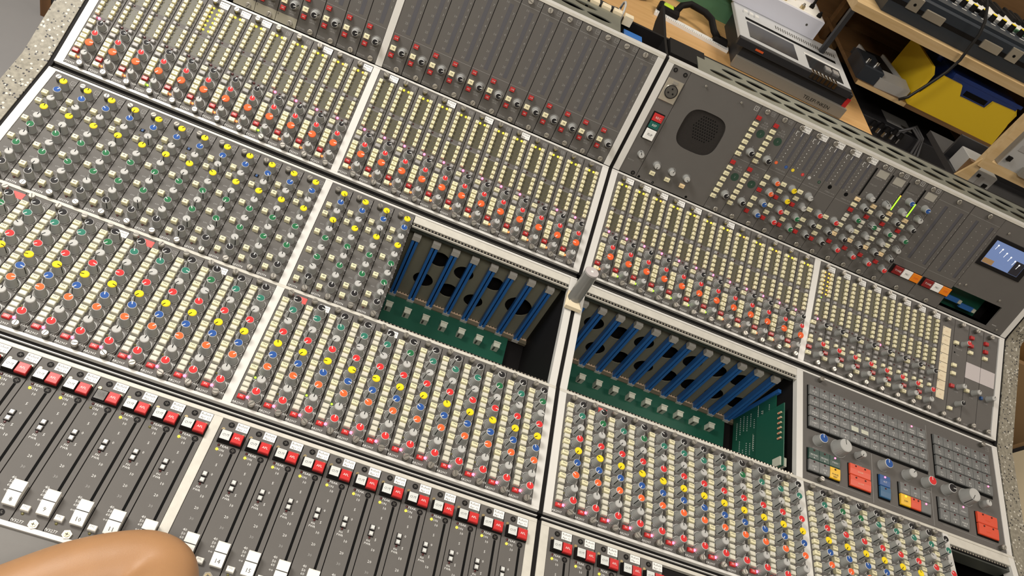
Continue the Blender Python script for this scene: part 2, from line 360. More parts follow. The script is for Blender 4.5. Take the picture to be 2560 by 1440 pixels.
# ------------------------------------------------------------------ auxiliary send modules
AUXB = [(5.147, 'pre'), (4.917, 'plain'), (4.663, 'plain'), (4.366, 'pre'), (4.11, 'plain'), (3.82, 'pre'), (3.58, 'plain'), (3.297, 'pre'), (3.063, 'plain'), (2.75, 'pre'), (2.51, 'plain'), (2.21, 'pre'), (1.975, 'plain'), (1.668, 'pre'), (1.43, 'plain'), (1.147, 'plain_flat'), (.904, 'plain_flat'), (.662, 'plain_flat'), (.373, 'in')]
AUXK = [('black', 5.17), ('green', 4.58), ('white', 3.99), ('red', 3.43), ('yellow', 2.845), ('blue', 2.277), ('orange', 1.70), ('white', 1.095), ('red', .555)]
def aux_print():
    b = MB(); z = .004
    for i, (c, v) in enumerate(AUXK):
        b.arc(.69, v, .245, .014, -60, 240, z, 'print_white', 16)
        b.line(.34, v + .12, .50, v + .16, .012, z, 'print_white')
        if 1 <= i <= 6: b.text(str(8 - i if i < 7 else 1), .93, v - .22, .15, z, 'print_white')
    b.text('PAN', .90, .27, .13, z, 'print_white'); b.text('ALT', .905, 1.30, .11, z, 'print_dim'); b.text('MIX', .90, .72, .11, z, 'print_white')
    b.text('AR2907', .22, .115, .13, z, 'print_white'); b.text('S1', .10, .03, .08, z, 'print_dim')
    for v, k in AUXB:
        if k == 'pre': b.text('PRE', .23, v, .105, .204, 'ink_black')
        elif k == 'in': b.text('IN', .24, v, .11, .104, 'print_white')
        elif k == 'plain' and v < 4.6: b.text('ON', .23, v, .10, .174, 'cap_rim')
    for v in (4.93, 4.68): b.text('8' if v > 4.8 else '7', .23, v, .10, .174, 'cap_rim')
    return b.build('lettering')
AUXP = aux_print()
AUX_LOGO = (lambda b: (logo(b, .87, 5.50, .10), b.build('maker_mark'))[1])(MB())
aux_red = {'A2', 'A7', 'B1', 'C2'}; aux_white = {'A6', 'A10', 'B2', 'B5'}
def aux_module(bay, i, extra=''):
    key = f'{bay}{i}'
    if bay == 'A': pos = f'{ORD[12 - i]} auxiliary send module left of the first white divider'
    elif bay == 'D': pos = f'{ORD[i - 1]} auxiliary send module from left below the monitor key panel'
    else: pos = f'{ORD[i - 1]} auxiliary send module from left in {BAY[bay]}'
    if key in aux_red: pos += ', with red sticker'
    elif key in aux_white: pos += ', with white sticker'
    r = empty('auxiliary_send_module', rowmat('a', XB[bay] + i - 1), pos, 'mixer module', 'auxiliary send modules in the knob row')
    rnd = random.Random(hash((bay, i, 1)) & 0xffff if False else (ord(bay) * 100 + i))
    link('panel', PANEL['a'], r); link('lettering', AUXP, r)
    for v, k in AUXB: button(r, k, .23 if k != 'in' else .242, v)
    for j, (c, v) in enumerate(AUXK):
        if j == 1: c = rnd.choice(['green', 'teal', 'teal'])
        if j >= 7: ang = rnd.uniform(-.15, .15)
        else: ang = math.radians(rnd.choice([150, 150, 148, 145, 100, 60, 20, -100, 130])) if bay in 'AB' else math.radians(rnd.choice([150, 150, 150, 146, 138, 60, 20]))
        if j == 6 and bay == 'A': ang = math.radians(rnd.choice([-60, -40, 20, 100, -70]))
        knob(r, 'a_' + c, .69, v, ang)
    lit = key not in ()
    led(r, 'led_pink' if lit else 'led_off_red', .455, .445, 0, 1.2)
    led(r, 'led_green' if key in {'B1', 'B3', 'B4'} else 'led_off_amber', .42, 1.34 if key in {'B1', 'B3', 'B4'} else .98, 0, .9)
    screw(r, SCREW, .33, 5.52); screw(r, SCREW, .70, .13)
    if key in aux_red: link('sticker', STK['red'], r, (.80, 5.50, 0))
    elif key in aux_white: link('sticker', STK['Apr'], r, (.79, 5.50, 0))
    else: link('maker_mark', AUX_LOGO, r)
for bay, rng in (('A', range(2, 13)), ('B', range(1, 13)), ('C', range(1, 13)), ('D', range(1, 9))):
    for i in rng: aux_module(bay, i)

# ------------------------------------------------------------------ equaliser modules
EQK = ['yellow', 'blue', 'white', 'yellow', 'white', 'green', 'white', 'green', 'white', 'black']
EQB = [(4.575, 'PTR'), (4.075, '-o-'), (3.035, '-+-'), (2.015, '-+-'), (.985, '-o-'), (.475, 'EQ')]
def eq_print():
    b = MB(); z = .004
    for j, c in enumerate(EQK):
        v = 5.24 - .517 * j
        b.arc(.695, v, .225, .012, 60, 240, z, 'print_dim', 12)
        if j in (2, 4, 6, 8): b.line(.28, v + .14, .48, v + .10, .012, z, 'print_dim')
        for a in (-60, -20, 20, 60): b.rect(.695 + .30 * math.cos(math.radians(a)) - .018, .695 + .30 * math.cos(math.radians(a)) + .018, v + .30 * math.sin(math.radians(a)) - .014, v + .30 * math.sin(math.radians(a)) + .014, z, 'print_dim')
        if j in (3, 5, 7): b.text('600', .30, v - .14, .11, z, 'print_dim')
    for v, t in EQB:
        if t in ('PTR', 'EQ'): b.text(t, .245, v, .11, .204, 'ink_black')
        else:
            b.line(.16, v, .33, v, .016, .204, 'ink_black')
            if t == '-o-': b.arc(.245, v, .028, .014, 0, 360, .204, 'ink_black', 8)
            else: b.line(.245, v - .04, .245, v + .04, .016, .204, 'ink_black')
            b.text('~', .23, v - .16, .12, z, 'print_dim')
    logo(b, .86, 5.62, .095, 'print_dim', False)
    b.text('GF3774', .22, .115, .13, z, 'print_white'); b.text('S1', .10, .03, .08, z, 'print_dim')
    return b.build('lettering')
EQP = eq_print()
SLOTM = MB().box(-.10, .10, -.09, .09, 0, .006, 'matt_black').box(-.045, .045, -.06, .06, .006, .03, 'key_blue').build('switch_slot')
def eq_module(bay, i):
    key = f'{bay}{i}'; miss = key in {'A5', 'A7', 'A10'}
    lab = f'{ORD[i - 1]} equaliser module from left in {BAY[bay]}' + (', missing its top switch cap' if miss else '')
    r = empty('equaliser_module', rowmat('e', XB[bay] + i - 1), lab, 'mixer module', 'equaliser modules')
    rnd = random.Random(ord(bay) * 77 + i)
    link('panel', PANEL['e'], r); link('lettering', EQP, r)
    for v, t in EQB:
        if miss and t == 'PTR': link('switch_slot', SLOTM, r, (.245, v + .1, 0))
        else: button(r, 'eq', .245, v)
    for j, c in enumerate(EQK):
        knob(r, 'e_' + c, .695, 5.24 - .517 * j, math.radians(rnd.choice([0, -5, 5, -10, -40, 30, -45, -150, 170, 60, -30])))
    led(r, 'led_off_red', .235, .33, 0, .9)
    led(r, 'led_off_amber', .235, 4.40, 0, .7)
    screw(r, SCREW, .36, 5.48); screw(r, SCREW, .725, .11)
for i in range(1, 13): eq_module('A', i)
for i in range(1, 5): eq_module('B', i)

# ------------------------------------------------------------------ routing modules
RS = [5.285 - .2465 * k for k in range(6)]; RS2 = [3.56 - .252 * k for k in range(4)]
def led_field(full):
    b = MB()
    for j, v in enumerate(RS + RS2):
        for x in (.385, .63):
            if j == 0 or (full and j < 6): continue
            b.dome(x, v + .05, .03, .025, 'led_off_amber', 6)
    return b.build('led_array')
LEDF = led_field(False); LEDF_FULL = led_field(True)
def routing_print(variant):
    b = MB(); z = .004
    b.rect(.33, .69, 3.93, 5.46, .002, 'panel_olive'); b.rect(.33, .69, 2.68, 3.66, .002, 'panel_olive')
    b.line(.30, 3.70, .97, 3.70, .012, z, 'print_dim')
    for j, v in enumerate(RS):
        b.text(str(2 * j + 1), .228, v, .10, .154, 'ink_black'); b.text(str(2 * j + 2), .787, v, .10, .154, 'ink_black')
        b.text(str(2 * j + 14), .94, v, .08, z, 'print_dim'); b.text(str(2 * j + 13), .075, v, .08, z, 'print_dim')
    for j, v in enumerate(RS2):
        b.text(str(2 * j + 1), .228, v, .10, .154, 'ink_black'); b.text(str(2 * j + 2), .787, v, .10, .154, 'ink_black')
    if not variant:
        for t, v in (('PRE', 2.27), ('LD', 1.71), ('RS', 1.47), ('BL', 1.22), ('BR', .968), ('L', .434)): b.text(t, .226, v, .10, .164, 'ink_black')
        b.text('MS', .226, .709, .10, .134, 'print_white')
        for v in (2.185, 1.653, .611): b.arc(.683, v, .215, .013, -60, 250, z, 'print_white', 16)
        b.line(.34, 1.80, .52, 1.75, .012, z, 'print_dim'); b.line(.86, 2.20, .97, 2.12, .012, z, 'print_dim')
        for v in (.98, 1.25, 1.62, .80, .50): b.text('10', .93, v - .05, .08, z, 'print_dim')
        b.text('TRIM', .89, .27, .10, z, 'print_white'); b.text('PY2929', .21, .115, .13, z, 'print_white'); b.text('S1', .10, .03, .08, z, 'print_dim')
    else:
        for t, v in (('PRE', 2.265), ('CUT', 1.212), ('PFL', .538)): b.text(t, .128, v, .09, .164, 'ink_black')
        b.text('AFL', .128, .868, .09, .134, 'print_white')
        b.line(.1, 1.90, .95, 1.86, .01, z, 'print_dim'); b.text('EX2936', .21, .10, .11, z, 'print_dim')
        for v in (2.19, 1.12, .575): b.arc(.68, v, .21, .012, 60, 240, z, 'print_dim', 10)
    return b.build('lettering')
RP = {False: routing_print(False), True: routing_print(True)}
R_LOGO = (lambda b: (logo(b, .80, 5.67, .085), b.build('maker_mark'))[1])(MB())
r_lab = {'A5': 'Feb', 'A6': 'Apr', 'A7': 'Mar', 'A10': 'Mar', 'A12': 'Mar', 'B1': 'Feb', 'B4': 'Mar', 'B6': 'Feb', 'B8': 'Feb', 'C1': 'Feb', 'C2': 'Feb', 'C3': 'Mar', 'C4': 'Mar', 'C5': 'Mar', 'C7': 'Feb'}
for i in range(1, 9): r_lab[f'D{i}'] = 'Feb'
r_full = {'A1', 'A5', 'D1'}; r_none = {'A2', 'A3', 'A4', 'B1'} | {f'D{i}' for i in range(2, 9)}
r_pink = {'A1', 'A9', 'A10', 'A11', 'A12', 'D1', 'D5'} | {f'B{i}' for i in range(1, 13) if i not in (10,)} | {f'C{i}' for i in range(1, 13)}
r_green = {'A4', 'A9'} | {f'C{i}' for i in range(2, 8)}
def routing_module(bay, i):
    key = f'{bay}{i}'; var = bay == 'D'
    lab = f'{ORD[i - 1]} routing module from left in {BAY[bay]}'
    if key in r_full: lab += ', two full columns of lamps lit'
    elif key in r_lab: lab += ', white sticker at top'
    r = empty('routing_module', rowmat('r', XB[bay] + i - 1), lab, 'mixer module', 'routing modules')
    rnd = random.Random(ord(bay) * 31 + i)
    link('panel', PANEL['r'], r); link('lettering', RP[var], r)
    for v in RS + RS2: button(r, 'rs', .228, v); button(r, 'rs', .787, v)
    for v in (3.80, 2.53): button(r, 'rg', .228, v); button(r, 'rg', .787, v)
    tag(link('led_array', LEDF_FULL if key in r_full else LEDF, r), None, None, None, 'stuff')
    yl = 'led_amber' if key == 'D1' else 'led_yellow'
    if key in r_full:
        for v in RS: led(r, yl, .39, v + .055); led(r, yl, .626, v + .055)
    elif key not in r_none:
        led(r, 'led_yellow', .39, RS[0] + .055, 0, 1.1); led(r, 'led_amber' if rnd.random() < .15 else 'led_yellow', .626, RS[0] + .055, 0, 1.1)
    else:
        for x in (.39, .626): led(r, 'led_off_amber', x, RS[0] + .055, 0, .7)
    led(r, 'led_green' if key == 'D1' else 'led_off_red', .386, 3.835, 0, .8)
    led(r, 'led_pink' if key in r_pink else 'led_off_red', .383, 2.575, 0, 1.25)
    led(r, 'led_off_red', .60, 2.55, 0, .9)
    if not var:
        for v, k in ((2.27, 'rp'), (2.03, 'rpg'), (1.71, 'rp'), (1.47, 'rp'), (1.22, 'rp'), (.968, 'rp'), (.709, 'rr'), (.434, 'rp')): button(r, k, .226, v)
        for k, v in (('black', 2.185), ('red', 1.653), ('orange', 1.125), ('white', .611)):
            a = {'black': rnd.choice([-80, -75, -60, -20, -70]), 'red': rnd.uniform(-6, 6), 'orange': rnd.choice([-75, -80, 150, 148, 95, -60]), 'white': rnd.choice([0, -10, -40, 5, -15])}[k]
            knob(r, 'r_' + k, .683, v, math.radians(a))
        led(r, 'led_off_red', .426, 1.26, 0, .8); led(r, 'led_off_red', .418, .75, 0, .8)
        led(r, 'led_green' if key in r_green else 'led_orange', .42, .472, 0, 1.05)
        screw(r, SCREW, .36, 5.62); screw(r, SCREW, .68, .14)
    else:
        for v, k in ((2.265, 'rp'), (2.014, 'rpg'), (1.735, 'rg'), (1.467, 'rs'), (1.212, 'rp'), (.868, 'rr'), (.538, 'rp')): button(r, k, .14, v)
        for v, k in ((1.765, 'rg'), (1.477, 'rs')): button(r, k, .70, v)
        knob(r, 'd_black', .68, 2.19, math.radians(-70)); knob(r, 'd_red', .68, 1.12, math.radians(rnd.uniform(-5, 5))); knob(r, 'd_white', .66, .575, math.radians(rnd.choice([-10, -40, 30])))
        led(r, 'led_off_red', .42, 1.80, 0, .8)
        screw(r, SCREW, .36, 5.62); screw(r, SCREW, .685, .14)
    if key in r_lab: link('sticker', STK[r_lab[key]], r, (.75, 5.68 if not var else 5.64, 0.0 if not var else .0))
    else: link('maker_mark', R_LOGO, r)
for bay, n in (('A', 12), ('B', 12), ('C', 12), ('D', 8)):
    for i in range(1, n + 1): routing_module(bay, i)

# ------------------------------------------------------------------ meter bridge modules (left half)
def meter_print():
    b = MB(); z = .004
    b.line(.03, 5.324, .97, 5.324, .014, z, 'print_dim'); b.line(.03, 1.744, .97, 1.744, .014, z, 'print_dim')
    b.rect(.55, .75, 1.89, 5.13, .003, 'meter_window')
    for t, v in (('10', 5.14), ('5', 4.81), ('0', 4.407), ('5', 3.985), ('10', 3.565), ('15', 3.15), ('20', 2.73), ('25', 2.36), ('30', 1.985)): b.text(t, .43, v, .15, z, 'print_dim')
    for t, v in (('7', 4.741), ('6', 4.386), ('5', 4.05), ('4', 3.73), ('3', 3.396), ('2', 3.071), ('1', 2.74)): b.text(t, .875, v, .15, z, 'print_dim')
    logo(b, .86, 5.612, .105); b.arc(.70, 1.045, .235, .016, -30, 250, z, 'print_dim', 16)
    b.text('GROUP', .67, .70, .10, z, 'print_dim'); b.text('LEVEL', .67, .60, .10, z, 'print_dim'); b.text('MZ3046', .22, .15, .12, z, 'print_dim')
    b.text('CUE', .22, 1.58, .085, .164, 'print_white'); b.text('TB', .222, 1.088, .10, .134, 'ink_black'); b.text('AFL', .235, .747, .085, .164, 'print_white')
    return b.build('lettering')
MP = meter_print()
def blank_mesh(n): return MB().box(.01, .99, .02, .47, .0, .03, 'beige_paint').text(str(n), .08, .38, .13, .032, 'ink_black').build('blanking_strip')
for bay, rng in (('A', range(6, 13)), ('B', range(1, 13))):
    for i in rng:
        lab = (f'{ORD[12 - i]} bridge meter module left of the white divider' if bay == 'A' else f'{ORD[i - 1]} bridge meter module from left between two pale dividers')
        if bay == 'A' and i <= 8: lab = f'bridge meter module with beige strip numbered {NUMW[i]} across its foot'
        r = empty('meter_module', rowmat('m', XB[bay] + i - 1), lab, 'mixer module', 'meter modules in the bridge')
        link('panel', PANEL['m'], r); link('lettering', MP, r)
        button(r, 'mr', .22, 1.56); button(r, 'mc', .222, 1.07); button(r, 'mr', .235, .73)
        knob(r, 'm_black', .70, 1.045, math.radians(-70 + random.uniform(-5, 5)))
        screw(r, SCREW_FLAT, .395, 5.58)
        if bay == 'A' and i <= 8: link('blanking_strip', blank_mesh(i), r)
        screw(r, SCREW_FLAT, .70, .18)

# ------------------------------------------------------------------ fader modules
def fader_print():
    b = MB(); z = .004
    b.rect(.73, .82, .46, 4.33, z, 'line_black')
    for t, v in (('10', 4.161), ('5', 3.765), ('0', 3.385), ('5', 2.925), ('10', 2.546), ('20', 2.115), ('30', 1.725)): b.text(t, .465, v, .14, z, 'print_white' if v > 2 else 'print_dim')
    for t, v in (('40', 1.322), ('50', 1.181), ('60', 1.058), ('oo', .895)): b.text(t, .43, v, .13, z, 'print_white')
    b.text('PEAK', .455, 4.505, .13, z, 'print_white'); b.text('ON', .395, 4.34, .13, z, 'print_white')
    b.text('PH', .22, 2.82, .11, z, 'print_white'); b.text('PWR', .22, 2.71, .11, z, 'print_white'); b.text('IV3277', .19, .09, .13, z, 'print_white')
    b.text('CUT', .345, 4.83, .125, .244, 'ink_black'); b.text('AFL', .762, 4.83, .125, .244, 'print_white'); b.text('PFL', .234, .504, .10, .154, 'print_dim')
    return b.build('lettering')
FP = fader_print()
HOUSING = MB().box(.125, .98, 4.605, 5.06, 0, .11, 'matt_black').build('switch_housing')
EYELET = MB().cyl(0, 0, 0, .04, .07, .06, 'brass', 10).build('eyelet')
SLOTW = MB().box(.73, .82, .46, 4.33, .001, .0035, 'line_black').build('fader_slot')
def fader_cap():
    b = MB(); w = .195
    prof = [(-.40, .06), (-.40, .17), (-.36, .19), (-.10, .31), (.0, .315), (.33, .33), (.37, .30), (.37, .06)]
    b.prism(prof, -w, w, 'white_plastic'); b.rect(-w, w, .018, -.006, .322, 'ink_black')
    b.face([(-w, -.012, .3185), (w, -.012, .3185), (w, .012, .3195), (-w, .012, .3195)], 'ink_black')
    b.box(-.05, .05, -.30, .28, 0, .06, 'matt_black'); return b
FCAP = fader_cap().build('fader_cap')
def cap_number(n):
    b = MB(); vs, fs = text_geo(str(n)); s = .19
    # lies on the sloping front of the cap
    y0, z0, dy, dz = -.36, .19, .26, .12; l = math.hypot(dy, dz)
    b.geo([(x * s, y0 + dy / l * (.11 + y * s), z0 + dz / l * (.11 + y * s) + .004) for x, y in vs], fs, 'ink_black'); return b.build('number')
f_noled = {'A9', 'A11'}
def fader_module(bay, i):
    key = f'{bay}{i}'; n = {'A': 0, 'B': 12, 'C': 24}[bay] + i
    if bay == 'A' and i >= 8 and i <= 11: lab = f'fader module whose white fader cap is numbered {NUMW[n]}'
    elif key in ('B2', 'B3', 'B4'): lab = f'fader module whose white fader cap is numbered {NUMW[n]}'
    elif bay == 'A': lab = f'{ORD[12 - i]} fader module left of the first white divider strip'
    else: lab = f'{ORD[i - 1]} fader module from left in {BAY[bay]}'
    if key == 'A9': lab += ', dark cut switch'
    r = empty('fader_module', rowmat('f', XB[bay] + i - 1), lab, 'mixer module', 'fader modules along the front')
    link('panel', PANEL['f'], r); link('lettering', FP, r); link('fader_slot', SLOTW, r)
    link('switch_housing', HOUSING, r)
    button(r, 'cut_dark' if key == 'A9' else 'cut', .345, 4.835); button(r, 'afl', .762, 4.835)
    for x in (.168, .889): link('eyelet', EYELET, r, (x, 5.14 if x < .5 else 5.10, 0))
    screw(r, FSCREW, .367, 5.396); screw(r, FSCREW, .768, 4.449); link('sticker', STK['Mar' if key in ('C2', 'C4') else 'Apr'], r, (.765, 5.41, 0))
    led(r, 'led_off_red', .247, 4.506, 0, .9); led(r, 'led_off_amber' if key in f_noled else 'led_yellow', .249, 4.343, 0, 1.0)
    button(r, 'sq', .245, 3.325); button(r, 'sq', .245, 3.09); led(r, 'led_off_red', .231, 2.947, 0, .85)
    button(r, 'pfl', .234, .49); led(r, 'led_off_amber', .22, .34, 0, .9); screw(r, HSCREW if i % 4 else FSCREW, .66, .105 if i % 4 else .20)
    c = link('fader_cap', FCAP, r, (.76, .82, 0)); link('number', cap_number(n), c)
for bay, rng in (('A', range(5, 13)), ('B', range(1, 13)), ('C', range(1, 6))):
    for i in rng: fader_module(bay, i)
# ------------------------------------------------------------------ the console frame
console = empty('mixing_console', Matrix.Translation((0, 0, 0)), 'long grey mixing console frame with pale metal rails and speckled stone ends', 'mixing console')
def cpart(name, me, mw=None, k=None):
    o = bpy.data.objects.new(name, me); COL.objects.link(o); o.parent = console
    if mw is not None: o.matrix_basis = mw
    return o
def rowbox(name, row, x0, x1, v0, v1, h0, h1, k, bev=0.0):
    me = MB().box(0, x1 - x0, 0, v1 - v0, h0, h1, k, bev).build(name); return cpart(name, me, rowmat(row, x0, v0))
W0 = MB; LFT = (-.34, 24.67); RGT = (XB['C'] - .34, XB['R'] + .34)
strips = {'m': [(12, 12.3315), (24.3315, 24.67), (24.866, 25.206), (49.6428, 49.983)], 'r': [(-.34, 0), (12, 12.3315), (24.3315, 24.67), (24.866, 25.206), (37.206, 37.564), (49.6428, 49.983)],
          'e': [(-.34, 0), (12, 12.3315), (24.3315, 24.67), (24.866, 25.206), (37.206, 37.564), (49.6428, 49.983)], 'a': [(-.34, 0), (12, 12.3315), (24.3315, 24.67), (24.866, 25.206), (37.206, 37.564), (45.61, 45.92), (49.6428, 49.983)],
          'f': [(12, 12.3315), (24.3315, 24.67), (24.866, 25.206)]}
for row, lst in strips.items():
    for x0, x1 in lst: rowbox('divider_strip', row, x0, x1, 0, LR[row], -.5, .025, 'bright_aluminium' if row != 'f' else 'aged_aluminium', .008)
for row in 'mreaf':      # black joint between the two halves of the console
    rowbox('joint_strip', row, 24.67, 24.866, -.2, LR[row] + .15, -.6, -.03, 'matt_black')
for x0, x1 in (LFT, RGT):
    rowbox('edge_rail', 'r', x0, x1, -.115, 0, -.35, .03, 'bright_aluminium', .006); rowbox('edge_rail', 'r', x0, x1, LR['r'], LR['r'] + .10, -.2, .03, 'bright_aluminium', .006)
    rowbox('edge_rail', 'e', x0, x1, LR['e'], LR['e'] + .10, -.35, .03, 'bright_aluminium', .006)
    rowbox('edge_rail', 'a', x0, x1, LR['a'], LR['a'] + .145, -.2, .03, 'aged_aluminium', .006)
    rowbox('edge_rail', 'm', x0, x1, LR['m'], LR['m'] + .13, -.3, .03, 'aged_aluminium', .006); rowbox('top_lip', 'm', x0, x1, LR['m'] + .13, LR['m'] + .23, -.3, -.01, 'bright_aluminium', .006)
    # black channels between the rows
    rowbox('cable_channel', 'r', x0, x1, -.62, -.115, -.55, -.20, 'matt_black')
    rowbox('channel_lip', 'r', x0, x1, -.34, -.30, -.20, -.13, 'dark_brown')
for x0, x1 in ((-.34, 24.67), (XB['C'] - .34, XB['D'] + 8.36)):
    rowbox('edge_rail', 'a', x0, x1, -.12, 0, -.35, .03, 'bright_aluminium', .006); rowbox('edge_rail', 'f', x0, x1, LR['f'], LR['f'] + .15, -.3, .03, 'aged_aluminium', .006)
    rowbox('cable_channel', 'a', x0, x1, -.60, -.12, -.5, -.17, 'matt_black'); rowbox('channel_lip', 'a', x0, x1, -.31, -.28, -.17, -.08, 'bright_aluminium')
rowbox('front_rail', 'f', -.34, 24.67, -.15, 0, -.4, .04, 'bright_aluminium', .006); rowbox('front_rail', 'f', XB['C'] - .34, XB['D'] + 8.36, -.15, 0, -.4, .04, 'bright_aluminium', .006)
# dark support sheets below the modules, left out where the bays are open
for row, x0, x1 in (('m', -.34, 24.67), ('m', XB['C'] - .34, XB['C'] + 19.9), ('r', -.34, 24.67), ('r', XB['C'] - .34, XB['R'] + .34), ('e', -.34, XB['B'] + 4.0), ('e', XB['D'] - .1, XB['R'] + .34), ('a', -.34, 24.67), ('a', XB['C'] - .34, XB['D'] + 8.36), ('f', -.34, 24.67), ('f', XB['C'] - .34, XB['D'] + 8.36)):
    rowbox('support_sheet', row, x0, x1, 0, LR[row], -.24, -.14, 'matt_black')
# stone ends, armrest, plinth
prof = [(-9.6, -19), (-9.6, -1.1), (-5.8, -.35), (0, .06), (.35, .10), (6.44, .74), (12.5, 2.32), (17.98, 5.30), (18.12, 5.5), (19.75, 11.0), (22.2, 11.0), (22.2, -19)]
cpart('stone_end', MB().prism([(y, z - .1 if z > -19 else -18.75) for y, z in prof], -1.55, -.52, 'stone').build('stone_end'), Matrix.Translation((0, 0, H0)))
cpart('stone_end', MB().prism([(y, z - .1 if z > -19 else -18.75) for y, z in prof], XB['R'] + .5, XB['R'] + 1.5, 'stone').build('stone_end'), Matrix.Translation((0, 0, H0)))
for x0, x1 in ((-.52, -.34), (XB['R'] + .34, XB['R'] + .5)):
    cpart('edge_gasket', MB().prism([(y, z - .16 if z > -19 else -10) for y, z in prof], x0, x1, 'matt_black').build('edge_gasket'), Matrix.Translation((0, 0, H0)))
arm_p = [(-5.72, -.46), (-6.1, -.44), (-8.6, -.72), (-9.3, -.95), (-9.6, -1.5), (-9.5, -2.2), (-8.9, -2.6), (-5.72, -2.6)]
cpart('armrest', MB().prism(arm_p, -.52, XB['R'] + .5, 'armrest_vinyl').build('armrest'), Matrix.Translation((0, 0, H0)))
cpart('plinth', MB().box(-.5, XB['R'] + .5, -5.6, 22, -18.75, -5.9, 'matt_black').build('plinth'), Matrix.Translation((0, 0, H0)))
cpart('back_panel', MB().box(-.5, XB['R'] + .5, 22.0, 22.2, -5.9, 10.9, 'matt_black').build('back_panel'), Matrix.Translation((0, 0, H0)))
# ventilated top plates with real slots
def vent(x0, x1, start):
    holes = []; x = start
    while x < x1 - 1.3:
        holes.append([(x + .62 + .66 * math.cos(2 * math.pi * i / 18), .68 + .20 * math.sin(2 * math.pi * i / 18)) for i in range(18)])
        if x + 1.9 < x1: holes.append([(x + 1.32 + .62 * math.cos(2 * math.pi * i / 18), 1.40 + .19 * math.sin(2 * math.pi * i / 18)) for i in range(18)])
        x += 1.42
    holes = [[(a - x0, b) for a, b in h] for h in holes]
    me = plate_with_holes('vent_plate', [(0, 0), (x1 - x0, 0), (x1 - x0, 1.95), (0, 1.95)], holes, .05, 'plate_metal')
    cpart('vent_plate', me, Matrix.Translation(wp(x0, 19.75, 11.02)))
dm('plate_metal', (0.25, 0.26, 0.22), 0.28, metal=0.5, vary=0.25, scale=18)
cpart('slot_shade_sheet', MB().box(-.3, 24.6, 19.9, 21.9, 10.1, 10.2, 'line_black').build('slot_shade_sheet'), Matrix.Translation((0, 0, H0))); cpart('slot_shade_sheet', MB().box(XB['C'] + 2.2, XB['R'], 19.9, 21.9, 10.1, 10.2, 'line_black').build('slot_shade_sheet'), Matrix.Translation((0, 0, H0)))  # black sheets added below the vent slots to paint them dark inside
vent(3.0, 22.2, 3.4); vent(XB['C'] + 1.25, XB['R'] + .34, XB['C'] + 1.95)
rowbox('back_lip', 'm', XB['C'] + 1.25, XB['R'] + .34, LR['m'] + .23, LR['m'] + .25, -2.3, -2.2, 'brass')
# gusset brackets at the joint
g = MB(); g.prism([(19.7, 10.95), (21.9, 10.9), (26.0, 11.0), (25.6, 10.2), (21.9, 8.0), (19.7, 9.0)], 24.70, 24.84, 'matt_black'); cpart('gusset', g.build('gusset'), Matrix.Translation((0, 0, H0)))
cpart('gusset', MB().prism([(20.4, 10.98), (22.0, 11.05), (22.0, 10.2), (20.4, 10.2)], XB['C'] - .25, XB['C'] + 1.7, 'matt_black').build('gusset'), Matrix.Translation((0, 0, H0)))
cpart('timber_batten', MB().box(XB['C'] - .3, XB['C'] + 1.9, 19.95, 20.7, 10.3, 10.75, 'dark_brown_wood').build('timber_batten'), Matrix.Translation((0, 0, H0)))

# ------------------------------------------------------------------ open bays with card guides
cage = []
def slant(x, v, h):      # matrix in row e: x along the desk, y straight down the far wall, z out of the wall
    b, d, n, L = ROW['e']; p = b + Vector((x, 0, 0)) + d * v + n * h
    dn = (-n * .987 - d * .150).normalized(); out = Vector((1, 0, 0)).cross(dn)
    m = Matrix(((1, dn.x, out.x, 0), (0, dn.y, out.y, 0), (0, dn.z, out.z, 0), (0, 0, 0, 1))); m.translation = wp(*p); return m
GUIDE = MB().box(-.165, -.03, 0, 4.45, -.34, 0, 'blue_plastic').box(.03, .165, 0, 4.45, -.34, 0, 'blue_plastic').box(-.03, .03, 0, 4.45, -.2, 0, 'matt_black').build('card_guide')
CLIP = MB().box(-.19, .19, -.16, .14, -.40, -.02, 'clear_clip', .06).build('guide_clip')
TIP = MB().box(-.18, .18, 4.38, 4.60, -.36, .0, 'clear_clip', .05).build('guide_tip')
CONN = MB().box(-.17, .17, -.14, .14, 0, .50, 'tape_white').box(-.19, .19, .10, .17, .44, .54, 'tape_white').box(-.12, -.03, -.145, -.13, .05, .42, 'dark_brown').build('connector')
def teeth(n, pitch=.165):
    b = MB(); b.box(0, n * pitch, -.06, .06, -.2, 0, 'matt_black')
    for i in range(n): b.box(i * pitch + .03, i * pitch + .11, -.035, .035, 0, .02, 'nickel')
    return b.build('threaded_strip')
